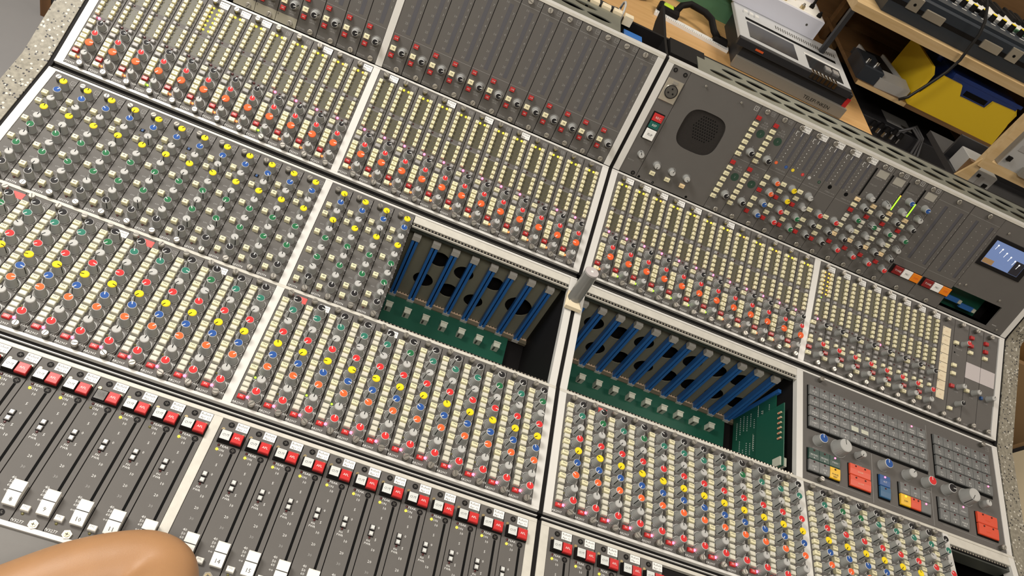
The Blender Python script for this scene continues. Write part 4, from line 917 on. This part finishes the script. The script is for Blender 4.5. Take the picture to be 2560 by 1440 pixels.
# ------------------------------------------------------------------ right end of the routing row: four monitor modules
r = empty('label_strip_module', rowmat('r', D0 + 8.0), 'routing row module carrying a column of eight cream name labels', 'mixer module')
link('panel', PANEL['r'], r)
for k, t in enumerate(('AD1', 'AD2', 'SP1', 'SP2', 'LINE 1', 'MIX 1', 'DAT', 'GR')):
    v = 5.19 - .531 * k; q = link('name_label', MB().box(.235, .755, v - .50, v, 0, .03, 'label_cream').build('name_label'), r); link('legend', MB().text(t, .50, v - .27, .12, .034, 'copper_bus').rect(.25, .33, v - .09, v - .03, .033, 'print_dim').build('legend'), q)
screw(r, SCREW, .36, 5.62); screw(r, SCREW, .68, .14)
for i in range(3):
    lab = ['monitor module with red and black knobs beside the cream name labels', 'monitor module with lilac label, left of the last one', 'monitor module with lilac label at the right edge of the console'][i]
    r = empty('monitor_module', rowmat('r', D0 + 9.0 + i), lab, 'mixer module', 'monitor modules at the right end'); link('panel', PANEL['r'], r)
    b = MB(); logo(b, .80, 5.67, .085); b.text('MON', .35, .12, .10, .004, 'print_dim'); b.text('LEVEL', .55, 1.72, .10, .004, 'print_dim')
    if i == 0: b.text('REMOTE', .45, 4.20, .10, .004, 'print_dim'); b.text('TALK', .38, 3.85, .09, .004, 'print_dim')
    link('lettering', b.build('lettering'), r)
    if i == 0:
        for v in (4.487, 3.146, 2.66): button(r, 'rp', .08, v).location.x = .15 * U
        button(r, 'mr', .15, 1.93); button(r, 'rp', .16, .634); knob(r, 'd_red', .68, 4.575, 0); knob(r, 'd_white', .656, 2.02, math.radians(-5)); knob(r, 'd_black', .66, 1.04, 0)
        for v in (4.33, 3.94): link('jack_hole', MB().cyl(0, 0, .001, .004, .05, .05, 'line_black', 10).build('jack_hole'), r, (.17, v, 0))
    else:
        for v, k in ((5.15, 'mr'), (4.66, 'mr'), (4.25, 'rp')): button(r, k, .15, v)
        link('write_on_label', MB().box(.0, .97, 2.74, 3.66, 0, .02, 'plate_lilac').build('write_on_label'), r)
        button(r, 'rp' if i == 1 else 'bb', .15, 1.99 if i == 1 else 1.91); knob(r, 'd_white', .655, 2.02, math.radians(-20))
    screw(r, SCREW, .36, 5.62); screw(r, SCREW, .67, .14)

# open slot at the right end of the send row
rowbox('support_rail', 'a', D0 + 8.36, XB['R'], 5.30, LR['a'], -.12, .02, 'aged_aluminium', .02)
cpart('threaded_strip', teeth(21), rowmat('a', D0 + 8.4, 5.20, -.04)); rowbox('rail_web', 'a', D0 + 8.36, XB['R'], 5.05, 5.75, -.9, -.12, 'shaded_web_grey')
rowbox('cage_floor', 'a', D0 + 8.36, XB['R'], -.3, 6, -5.0, -4.9, 'matt_black'); rowbox('cage_side', 'a', D0 + 8.30, D0 + 8.36, 0, 5.7, -4.9, -.3, 'matt_black')
cpart('guide_clip', CLIP, rowmat('a', D0 + 8.7, 4.9, -.7)); rowbox('slot_bracket', 'a', D0 + 11.2, D0 + 11.9, 3.2, 4.9, -1.6, -1.2, 'cage_wall')

# ------------------------------------------------------------------ the person leaning on the desk (bare elbow at the lower left)
def person_arm():
    ctl = [(-3.0, -18.0, -.8), (3.5, -12.9, .1), (8.2, -9.3, .6), (10.6, -7.3, .9), (12.0, -6.45, 1.05), (12.72, -6.32, 1.15), (13.02, -6.85, 1.35), (13.2, -8.1, 1.95), (13.6, -11.0, 3.3), (14.1, -15.0, 5.6), (14.4, -18.5, 7.6)]
    rad = [.60, .82, 1.08, 1.13, 1.08, 1.0, 1.0, 1.06, 1.18, 1.32, 1.4]
    P = [Vector(c) for c in ctl]; pts = []; rr = []
    for i in range(len(P) - 1):
        p0, p1, p2, p3 = P[max(i - 1, 0)], P[i], P[i + 1], P[min(i + 2, len(P) - 1)]
        for k in range(6):
            t = k / 6; pts.append(.5 * ((2 * p1) + (p2 - p0) * t + (2 * p0 - 5 * p1 + 4 * p2 - p3) * t * t + (3 * p1 - p0 - 3 * p2 + p3) * t ** 3)); rr.append(rad[i] + (rad[i + 1] - rad[i]) * t)
    m = MB(); m.tube(pts, rr, 'skin', 28); o = link('person', m.build('person')); o.location = (0, 0, H0)
    rm = o.modifiers.new('merge', 'REMESH'); rm.mode = 'VOXEL'; rm.voxel_size = .0035; rm.use_smooth_shade = True
    sm = o.modifiers.new('soften', 'SMOOTH'); sm.iterations = 40; sm.factor = .5
    return tag(o, 'person resting a bare bent elbow on the front faders', 'person')
person = person_arm()

# ------------------------------------------------------------------ room shell
def struct(name, me, mw=None):
    o = bpy.data.objects.new(name, me); COL.objects.link(o); o['kind'] = 'structure'
    if mw is not None: o.matrix_world = mw
    return o
dm('floor_vinyl', (0.30, 0.295, 0.30), .5, vary=.05, scale=3); dm('wall_paint', (0.62, 0.58, 0.50), .7, vary=.03, scale=4); dm('ceiling_paint', (0.75, 0.73, 0.68), .8)
RX0, RX1, RY0, RY1, RH = -62, 118, -62, 88, 49
def rbox(name, x0, x1, y0, y1, z0, z1, k): return struct(name, MB().box(x0, x1, y0, y1, z0, z1, k).build(name), Matrix.Translation((0, 0, H0)))
rbox('floor', RX0, RX1, RY0, RY1, -19.75, -18.75, 'floor_vinyl'); rbox('ceiling', RX0, RX1, RY0, RY1, RH, RH + 1, 'ceiling_paint')
rbox('wall_back', RX0, RX1, RY1, RY1 + 1, -18.75, RH, 'wall_paint'); rbox('wall_front', RX0, RX1, RY0 - 1, RY0, -18.75, RH, 'wall_paint')
rbox('wall_left', RX0 - 1, RX0, RY0, RY1, -18.75, RH, 'wall_paint'); rbox('wall_right', RX1, RX1 + 1, RY0, RY1, -18.75, RH, 'wall_paint')

# ------------------------------------------------------------------ things behind the console
def thing(name, x, y, z, label, cat, group=None): return empty(name, Matrix.Translation(wp(x, y, z)), label, cat, group)
def pbox(name, par, x0, x1, y0, y1, z0, z1, k, bev=0.0, rz=0): return link(name, MB().box(x0, x1, y0, y1, z0, z1, k, bev).build(name), par)
dm('dark_navy_case', (0.022, 0.030, 0.042), .45); dm('tool_yellow', (0.80, 0.55, 0.02), .45); dm('tool_blue', (0.012, 0.035, 0.17), .4); dm('green_case', (0.09, 0.22, 0.12), .45)
dm('deck_silver', (0.58, 0.60, 0.62), .38); dm('fascia_bronze', (0.24, 0.225, 0.195), .45); dm('window_smoke', (0.03, 0.032, 0.035), .2); dm('chrome', (.7, .7, .7), .12, metal=1)
dm('white_lacquer', (0.72, 0.73, 0.82), .35); dm('charcoal_case', (0.025, 0.025, 0.028), .5); dm('pale_grey_metal', (0.42, 0.42, 0.41), .4); dm('record_tan', (0.30, 0.19, 0.09), .6); dm('cable_black', (0.015, .015, .016), .4)
dm('vial_green', (0.55, 0.75, 0.05), .2, emit=.1, ecol=(.5, .8, .05)); dm('key_ivory', (.82, .82, .80), .3); dm('cable_grey', (.10, .10, .105), .4)
# work bench
t = thing('workbench', 30, 53, -18.75, 'light birch workbench standing behind the console', 'workbench')
pbox('bench_top', t, -26, 20.1, -9.2, 16, 21.0, 21.75, 'birch_ply'); pbox('front_edging', t, -26, 20.1, -9.55, -9.2, 20.9, 21.78, 'pine')
for x in (-25, 18): 
    for y in (-8.5, 14): pbox('leg', t, x, x + 1.6, y, y + 1.6, 0, 21.0, 'pine')
# cassette deck
t = thing('cassette_deck', 36.3, 44.75, 3.0, 'silver flat-top cassette deck with bronze TELEFUNKEN front on the bench', 'cassette deck')
t.rotation_euler = (0, 0, math.radians(-1.5))
pbox('chassis', t, 0.1, 10.3, .35, 8.2, .0, 2.05, 'charcoal_case')
fa = pbox('front_plate', t, 0, 10.5, 0, .35, .05, .95, 'fascia_bronze', .02)
m = MB(); vs, fs = text_geo('TELEFUNKEN'); m.geo([(7.9 + x * .42, -.01, .42 + y * .42) for x, y in vs], fs, 'line_black'); link('lettering', m.build('lettering'), fa)
tp = pbox('top_panel', t, -.6, 9.9, .55, 8.0, 2.05, 2.40, 'deck_silver', .05)
link('front_lip', MB().box(-.6, 9.9, .05, .55, 1.75, 2.36, 'charcoal_case', .05).build('front_lip'), t)
link('cassette_window', MB().box(.35, 4.85, 1.0, 4.1, 2.40, 2.44, 'window_smoke').build('cassette_window'), tp)
link('meter_window', MB().box(5.9, 9.15, .75, 3.2, 2.40, 2.44, 'window_smoke').build('meter_window'), tp); link('window_frame', MB().box(5.75, 9.3, 3.2, 3.45, 2.40, 2.47, 'paper_white').build('window_frame'), tp)
link('slot', MB().box(.3, 9.2, 4.6, 5.1, 2.40, 2.415, 'line_black').build('slot'), tp)
for k in range(26): link('vent_slit', MB().box(3.4 + .235 * k, 3.49 + .235 * k, 5.9, 6.6, 2.40, 2.412, 'dark_brown').build('vent_slit') if k == 0 else bpy.data.objects['vent_slit'].data, tp, (.235 * k, 0, 0) if k else (0, 0, 0))
for k in range(3): link('slide_switch', MB().box(.2 + .55 * k, .55 + .55 * k, 5.9, 6.4, 2.40, 2.55, 'key_ivory').build('slide_switch'), tp)
for k in range(2): link('level_slider', MB().box(7.6 + .75 * k, 8.15 + .75 * k, 1.8, 2.5, 2.44, 2.56, 'cool_grey_plastic', .03).build('level_slider'), tp)
for k in range(7): link('transport_key', MB().box(6.0 + .36 * k, 6.26 + .36 * k, -.05, .62, 1.95, 2.46, 'chrome', .04).build('transport_key'), t)
pbox('record_lamp', t, 1.0, 1.7, -.0, .06, 1.95, 2.1, 'cap_orange'); pbox('corner_tag', t, 10.0, 10.35, .25, .8, .9, 1.7, 'bright_red_plastic')
# white synthesiser box on the deck
t = thing('white_synthesizer', 35.0, 52.25, 5.42, 'white box with small black and metal knobs lying on the cassette deck', 'synthesizer')
bx = pbox('case', t, 0, 8.9, 0, 7.5, 0, 1.7, 'white_lacquer', .06); link('case_screw', MB().cyl(0, 0, 0, .03, .10, .10, 'dark_brown', 10).build('case_screw'), bx, (7.6, -.0, .9)).rotation_euler = (math.pi / 2, 0, 0)
for k, (x, y) in enumerate(((6.6, .6), (8.3, .55), (4.9, .7), (3.2, .7), (6.1, 2.2), (7.9, 2.2))):
    q = link('control_knob', MB().cyl(0, 0, 0, .3, .22, .2, 'brass' if k % 2 == 0 else 'matt_black', 12).cyl(0, 0, .3, .9 if k > 3 else .5, .14, .10, 'steel' if k % 2 == 0 else 'matt_black', 10).build('control_knob'), bx, (x, y, 1.7))
link('face_plate', MB().box(3.6, 8.7, .15, 3.5, 1.70, 1.72, 'paper_white').build('face_plate'), bx)
# spirit level
t = thing('spirit_level', 29.4, 48.2, 3.0, 'black spirit level with green vial and white rule on the bench', 'spirit level'); t.rotation_euler = (0, 0, math.radians(-7))
pbox('rule', t, 0, 6.9, -.35, .45, 0, .25, 'paper_white'); 
m = MB()
for k in range(40): m.rect(.2 + .165 * k, .23 + .165 * k, -.35, -.1 if k % 5 else .1, .253, 'dark_brown')
link('rule_marks', m.build('rule_marks'), t)
bd = pbox('body', t, .1, 2.0, .3, 1.6, .0, .75, 'matt_black', .15); pbox('body_end', t, 5.4, 6.7, .1, 1.1, 0, .6, 'matt_black', .15)
link('vial', MB().box(.45, 1.35, .6, 1.2, .70, .86, 'vial_green', .1).build('vial'), bd)
link('handle', MB().tube([(1.6, 1.0, .5), (1.9, 1.8, 1.0), (2.6, 2.6, 1.2), (4.0, 2.5, 1.2), (4.7, 2.0, 1.1), (5.2, 1.0, .7), (5.8, .6, .4)], .28, 'matt_black', 10).build('handle'), t)
# green case
t = thing('green_case', 29.4, 53.6, 3.0, 'rounded green plastic case standing on the bench beside the deck', 'case')
pbox('case_body', t, 0, 8.35, 0, 8, 0.0, 3.2, 'green_case', .5); pbox('case_band', t, -.02, 8.38, -.02, 8, 1.5, 1.7, 'green_case'); pbox('latch', t, 3, 3.9, -.12, 0, 1.2, 2.0, 'green_case', .05)
# coil of cable on the bench
def coil(name, x, y, z, label, cat, R0, r, n, k, turns=4):
    m = MB(); pts = [(R0 * (1 + .08 * math.sin(3.1 * a)) * math.cos(a), R0 * .6 * (1 + .06 * math.cos(2.3 * a)) * math.sin(a), r + .07 * a / 6.28) for a in [i * .35 for i in range(int(turns * 18))]]
    m.tube(pts, r, k, 6); o = link(name, m.build(name)); o.location = wp(x, y, z); return tag(o, label, cat)
coil('cable_coil', 26.6, 50.5, 3.0, 'coil of dark blue cable lying on the bench', 'cable', 2.1, .14, 6, 'tool_blue')
# cable loom and blue connector behind the bridge
m = MB()
for k in range(7): m.tube([(10 + .2 * k, 22.6 + .16 * (k % 3), 10.4 + .22 * (k % 4)), (15, 22.7 + .2 * (k % 3), 10.6 + .2 * ((k + 1) % 4)), (19, 22.55 + .18 * (k % 4), 10.5 + .22 * (k % 3)), (22.0, 22.6 + .2 * (k % 3), 10.3 + .2 * (k % 4)), (23.8, 22.7 + .1 * k, 9.6 + .2 * (k % 3))], .15, 'cable_black', 7)
o = link('cable_loom', m.build('cable_loom')); o.location = (0, 0, H0); tag(o, 'thick loom of black cables tied behind the left meter bridge', 'cables')
for k in range(2):
    m = MB(); a = [(0, .75 * math.cos(2 * math.pi * i / 16), .6 * math.sin(2 * math.pi * i / 16)) for i in range(17)]; m.tube(a, .06, 'pale_grey_metal', 6)
    o = link('cable_tie', m.build('cable_tie')); o.location = wp(18.9 + 3.4 * k, 22.75, 10.75); tag(o, ['grey tie around the black cable loom', 'grey tie on the black loom near the centre gusset'][k], 'cable tie')
cpart('ribbon_header', MB().box(22.6, 23.6, 19.95, 21.6, 10.2, 10.6, 'blue_plastic').build('ribbon_header'), Matrix.Translation((0, 0, H0)))
for k in range(6): cpart('terminal_block', MB().box(19.3 + .62 * k, 19.75 + .62 * k, 21.75, 22.15, 10.7, 11.15, 'label_cream').build('terminal_block'), Matrix.Translation((0, 0, H0)))
# shelf rack on the right
t = thing('shelf_rack', 44.2, 50.0, -18.75, 'timber shelf rack with dark back standing right of the bench', 'shelf')
Zf = 18.75
pbox('shelf_board', t, 0, 30, 0, 14, 9.45 + Zf, 10.2 + Zf, 'pine'); pbox('shelf_board', t, 4.4, 30, 0, 14, 4.42 + Zf, 4.78 + Zf, 'dark_oak'); pbox('shelf_board', t, 6.2, 30, 0, 14, -1.4 + Zf, -1.0 + Zf, 'dark_oak')
pbox('shelf_edging', t, 4.4, 9.5, -.1, .05, 4.45 + Zf, 4.80 + Zf, 'pine')
pbox('upright', t, -.05, .35, 0.05, .5, 3.01 + Zf, 9.45 + Zf, 'charcoal_case'); pbox('upright', t, 4.5, 5.0, 12.5, 13.5, 3.01 + Zf, 9.45 + Zf, 'dark_oak'); pbox('upright', t, 6.2, 6.8, 13, 14, 0, 4.42 + Zf, 'dark_oak'); pbox('upright', t, 29.3, 30, .05, 14, 0, 9.45 + Zf, 'dark_oak')
pbox('back_board', t, 0, 6.2, 14, 14.4, 3.01 + Zf, 16 + Zf, 'dark_oak'); pbox('back_board', t, 6.2, 30, 14, 14.4, 0, 16 + Zf, 'dark_oak'); pbox('kick_board', t, 6.2, 30, 1.0, 1.4, 0, -1.4 + Zf, 'dark_oak')
# tool box
t = thing('tool_box', 53.9, 50.0, 4.78, 'yellow tool box with blue inner bin on the middle shelf', 'tool box')
pr = [(0, 0), (9.3, 0), (9.05, 1.9), (8.65, 3.3), (6.35, 3.2), (6.2, 2.42), (3.45, 2.4), (2.9, 3.3), (1.05, 3.3), (.05, .4)]
m = MB(); n = len(pr); m.geo([(x, .1, z) for x, z in pr] + [(x, .4, z) for x, z in pr], [tuple(range(n)), tuple(range(2 * n - 1, n - 1, -1))] + [(i, n + i, n + (i + 1) % n, (i + 1) % n) for i in range(n)], 'tool_yellow'); link('front_panel', m.build('front_panel'), t)
m = MB(); m.prism([(.4, 0), (7.2, 0), (7.2, 3.4), (1.2, 3.4), (.4, 3.0)], 0, .3, 'tool_yellow'); link('side_panel', m.build('side_panel'), t); m = MB(); m.prism([(.4, 0), (7.2, 0), (7.2, 3.4), (1.2, 3.4), (.4, 3.0)], 8.9, 9.2, 'tool_yellow'); link('side_panel', m.build('side_panel'), t)
pbox('base', t, .3, 8.9, .4, 7.2, 0, .2, 'tool_yellow'); bn = pbox('inner_bin', t, 1.9, 8.8, .45, 7.0, .2, 3.75, 'tool_blue', .12); link('grip_slot', MB().box(3.75, 6.05, .42, .45, 2.55, 3.0, 'line_black').build('grip_slot'), bn); link('bin_rim', MB().box(1.8, 9.1, .42, .55, 3.55, 3.85, 'tool_blue', .04).build('bin_rim'), bn)
link('handle', MB().tube([(1.2, 3.0, 3.5), (1.3, 3.2, 4.3), (2.4, 3.6, 4.6), (3.6, 3.8, 4.0)], .28, 'tool_blue', 8).build('handle'), bn)
# grey foot pedal and dark blue box
t = thing('foot_pedal', 50.4, 50.35, 4.78, 'grey metal foot pedal with open black treadle on the middle shelf', 'pedal'); t.rotation_euler = (0, 0, math.radians(9))
fr = pbox('chassis', t, 0, 3.2, 0, 6.2, 0, .55, 'charcoal_case'); m = MB(); m.prism([(-.15, 0), (.9, .0), (1.4, 1.1), (-.15, .85)], -.05, 3.3, 'pale_grey_metal'); link('front_plate', m.build('front_plate'), t)
for x in (.1, 2.9): pbox('side_rail', t, x, x + .22, 1.2, 6.0, .55, 1.0, 'pale_grey_metal')
pbox('treadle', t, .5, 2.7, 1.4, 5.8, .55, .8, 'matt_black', .05)
t = thing('effects_box', 47.9, 51.0, 4.78, 'dark blue metal effects box at the left end of the shelf', 'effects box'); pbox('case', t, .6, 2.6, -.6, 3, 0, 1.3, 'dark_navy_case', .1); pbox('corner', t, 2.4, 2.7, -.7, -.4, 0, .8, 'chrome'); 
for k in range(2): link('foot_switch', MB().cyl(0, 0, 0, .3, .18, .15, 'chrome', 12).build('foot_switch'), t, (1.1 + .9 * k, .5, 1.3))
# keyboard in its case on the top shelf
t = thing('keyboard_synthesizer', 46.7, 51.0, 10.2, 'dark keyboard synthesizer with yellow-topped knobs on the top shelf', 'synthesizer')
cs = pbox('case', t, 0, 24, 0, 12, 0, 2.2, 'dark_navy_case', .12); pbox('case_groove', t, 0, 24, -.03, .0, 1.0, 1.35, 'matt_black')
for x in (2.1, 12.3): c = link('corner_lock', MB().box(x - .55, x + .55, -.14, 0, 1.0, 2.1, 'nickel', .05).build('corner_lock'), cs); link('lock_eye', MB().cyl(0, 0, 0, .03, .12, .12, 'line_black', 10).build('lock_eye'), c, (x, -.15, 1.5)).rotation_euler = (math.pi / 2, 0, 0)
for x in (4.2, 10.1): link('latch', MB().box(x - .95, x + .95, -.16, 0, .95, 1.65, 'nickel', .06).build('latch'), cs)
pn = pbox('control_panel', t, .4, 23.6, .5, 4.2, 2.2, 2.45, 'dark_navy_case')
for k in range(14):
    x = 3.0 + 1.02 * k; q = link('control_knob', MB().cyl(0, 0, 0, .55, .27, .24, 'matt_black', 14).build('control_knob'), pn, (x, 2.9, 2.45)); link('cap', MB().cyl(0, 0, .55, .60, .22, .20, 'cap_yellow', 14).build('cap'), q)
m = MB()
for k in range(14): m.rect(2.75 + 1.02 * k, 3.25 + 1.02 * k, 2.05, 2.22, 2.455, 'print_white'); m.line(3.35 + 1.02 * k, 3.2, 3.75 + 1.02 * k, 3.2, .05, 2.455, 'print_white'); m.line(3.55 + 1.02 * k, 3.0, 3.55 + 1.02 * k, 3.4, .05, 2.455, 'print_white')
link('lettering', m.build('lettering'), pn)
for k in range(3): link('slider', MB().box(8.6 + 2.2 * k, 9.9 + 2.2 * k, 3.55, 3.95, 2.45, 2.7, 'matt_black' if k == 0 else 'green_case' if k == 2 else 'print_white', .04).build('slider'), pn)
pbox('key_bed', t, 2, 22, 4.3, 9.6, 2.2, 2.3, 'matt_black')
for k in range(30): link('white_key', MB().box(0, .56, 4.4, 8.6, 2.3, 2.65, 'key_ivory', .03).build('white_key') if k == 0 else bpy.data.objects['white_key'].data, t, (3.0 + .6 * k, 0, 0))
for k in range(29):
    if k % 7 not in (2, 6): link('black_key', MB().box(0, .32, 6.0, 8.6, 2.65, 3.0, 'matt_black', .05).build('black_key') if 'black_key' not in bpy.data.objects else bpy.data.objects['black_key'].data, t, (3.42 + .6 * k, 0, 0))
# hanging black cable
m = MB(); ctl = [(52.2, 51.0, 16.0), (52.86, 50.5, 14.9), (53.64, 50.2, 13.98), (54.16, 49.9, 13.09), (54.4, 49.65, 12.2), (54.45, 49.6, 11.33), (54.56, 49.5, 9.9), (54.35, 49.45, 8.7), (53.89, 49.4, 7.44), (53.11, 49.4, 5.5), (52.6, 49.5, 4.95)]
m.tube(ctl, .13, 'cable_black', 8); o = link('hanging_cable', m.build('hanging_cable')); o.location = (0, 0, H0); tag(o, 'black cable hanging from the keyboard across the yellow tool box', 'cable')
# power amplifier under the shelf
t = thing('power_amplifier', 50.5, 51.2, -1.0, 'black power amplifier with paper label on the lowest shelf', 'amplifier')
cs = pbox('case', t, 0, 13.5, 0, 11, 0, 3.0, 'charcoal_case', .06); link('paper_label', MB().box(4.2, 7.0, .9, 3.2, 3.0, 3.02, 'pale_grey_metal').build('paper_label'), cs); link('label_print', MB().rect(5.9, 6.7, 1.1, 1.6, 3.025, 'dark_brown').build('label_print'), cs)
for k in range(5): link('jack_plug', MB().cyl(0, 0, 0, .5, .2, .18, 'chrome', 10).cyl(0, 0, .5, 1.0, .26, .2, 'matt_black', 10).build('jack_plug'), t, (2.6 + .75 * k, -.3, 2.0 + .12 * (k % 2)))
m = MB()
for k in range(3): m.tube([(4.6 + .3 * k, -.3, 2.6), (6.0 + .4 * k, -.2 + .5 * k, 3.8), (7.3 + .3 * k, -.3 + .3 * k, 3.2), (7.4 + .4 * k, -.8, 1.6), (7.0 + .6 * k, -1.0, -.2)], .12, 'cable_grey', 7)
link('patch_lead', m.build('patch_lead'), t)
# wooden frame with tape machine at the right
t = thing('wooden_stand', 49.0, 29.6, -18.75, 'pale wooden equipment stand behind the right end of the console', 'stand')
pbox('upper_post', t, .1, .62, 0.4, 1.0, 28.6, 34.5, 'pine'); pbox('cross_rail', t, .1, 12, .4, 1.0, 28.0, 28.6, 'pine'); pbox('lower_post', t, -.3, .5, .7, 1.1, 0, 28.0, 'dark_oak'); pbox('lower_post', t, 11.2, 12, .7, 1.1, 0, 34, 'dark_oak')
m = MB(); m.geo([(-.9, .55, 26.0), (.45, .55, 26.0), (.45, .55, 28.6), (.15, .55, 28.6), (-.9, .7, 26.0), (.45, .7, 26.0), (.45, .7, 28.6), (.15, .7, 28.6)], [(0, 1, 2, 3), (7, 6, 5, 4), (0, 4, 5, 1), (1, 5, 6, 2), (2, 6, 7, 3), (3, 7, 4, 0)], 'pine'); link('gusset_board', m.build('gusset_board'), t)
pbox('equipment_tray', t, .5, 11.2, 1.0, 8, 25.9, 26.3, 'charcoal_case'); pbox('back_sheet', t, .5, 11.2, 4.6, 4.8, 26.3, 28.0, 'charcoal_case')
t = thing('patch_unit', 49.75, 30.7, 7.56, 'pale grey patch unit with black buttons on the wooden stand', 'electronic unit')
cs = pbox('case', t, .0, 1.7, 0, 3, 0, 1.25, 'pale_grey_metal', .05); pbox('button', t, .3, .5, -.1, 0, .85, 1.05, 'matt_black'); pbox('button', t, 1.15, 1.45, -.1, 0, .3, .6, 'matt_black'); pbox('display', t, .55, .95, -.02, 0, .3, .95, 'cool_grey_plastic')
t = thing('tape_machine', 49.9, 30.05, 9.86, 'grey tape machine with dark slots standing on the wooden stand', 'tape machine')
cs = pbox('case', t, .2, 9, 0, .6, 0, 3.4, 'pale_grey_metal', .06); pbox('slot', t, .5, 1.6, -.03, 0, 1.3, 1.7, 'cool_grey_plastic'); pbox('knob_block', t, .3, .6, -.15, 0, .5, .8, 'matt_black'); pbox('hinge_block', t, 1.7, 9, -.35, 0, .0, .55, 'fascia_bronze')
# record sleeves leaning in a low crate beyond the right stone end
t = thing('record_crate', 52.0, 6.0, -18.75, 'low wooden crate of leaning record sleeves beside the right stone end', 'crate')
pbox('crate_floor', t, 0, 20, 0, 14, 10.0, 10.5, 'record_tan'); pbox('crate_side', t, 0, .4, 0, 14, 10.5, 12.0, 'record_tan'); pbox('crate_side', t, 19.6, 20, 0, 14, 10.5, 20, 'record_tan'); pbox('crate_back', t, 0, 20, 13.6, 14, 10.5, 22, 'record_tan')
for x in (0, 19): pbox('crate_leg', t, x, x + 1, 0, 14, 0, 10.0, 'record_tan')
cl = ['label_cream', 'charcoal_case', 'record_tan', 'charcoal_case', 'pale_grey_metal', 'dark_brown_wood', 'charcoal_case', 'record_tan', 'charcoal_case']
SL = [MB().box(0, .42, 0, 9 + .5 * i, 0, 9.0 - .4 * i, c).build('sleeve') for i, c in enumerate(('label_cream', 'charcoal_case', 'record_tan', 'dark_brown_wood', 'pale_grey_metal'))]
for k in range(12):
    s = thing('record_sleeve', 52.6 + .85 * k, 7.5 + .3 * (k % 3), -8.2, 'record sleeve leaning in the low crate beside the right stone end', 'record', 'record sleeves in the crate')
    link('sleeve', SL[[0, 1, 2, 1, 4, 3, 1, 2, 0, 1, 3, 1][k]], s); s.rotation_euler = (0, math.radians(27), 0)
dm('cupboard_brown', (0.20, 0.105, 0.03), .6, vary=.1)
t = thing('brown_cupboard', 53.0, 20.6, -18.75, 'plain brown cupboard door beyond the right stone end', 'cupboard'); pbox('door', t, 0, 14, 0, .5, 0, 24.2, 'cupboard_brown'); pbox('carcass', t, 0, 14, .5, 7, 0, 24.2, 'cupboard_brown')
# brown timber post standing on the floor at the far left
t = thing('timber_post', -19.0, 45.4, -18.75, 'brown timber post on the grey floor at the upper left', 'post'); pbox('post', t, 0, 1.0, 0, 1.6, 0, 40, 'dark_brown_wood'); pbox('post_edge', t, .95, 1.4, 0, 1.6, 0, 40, 'charcoal_case')
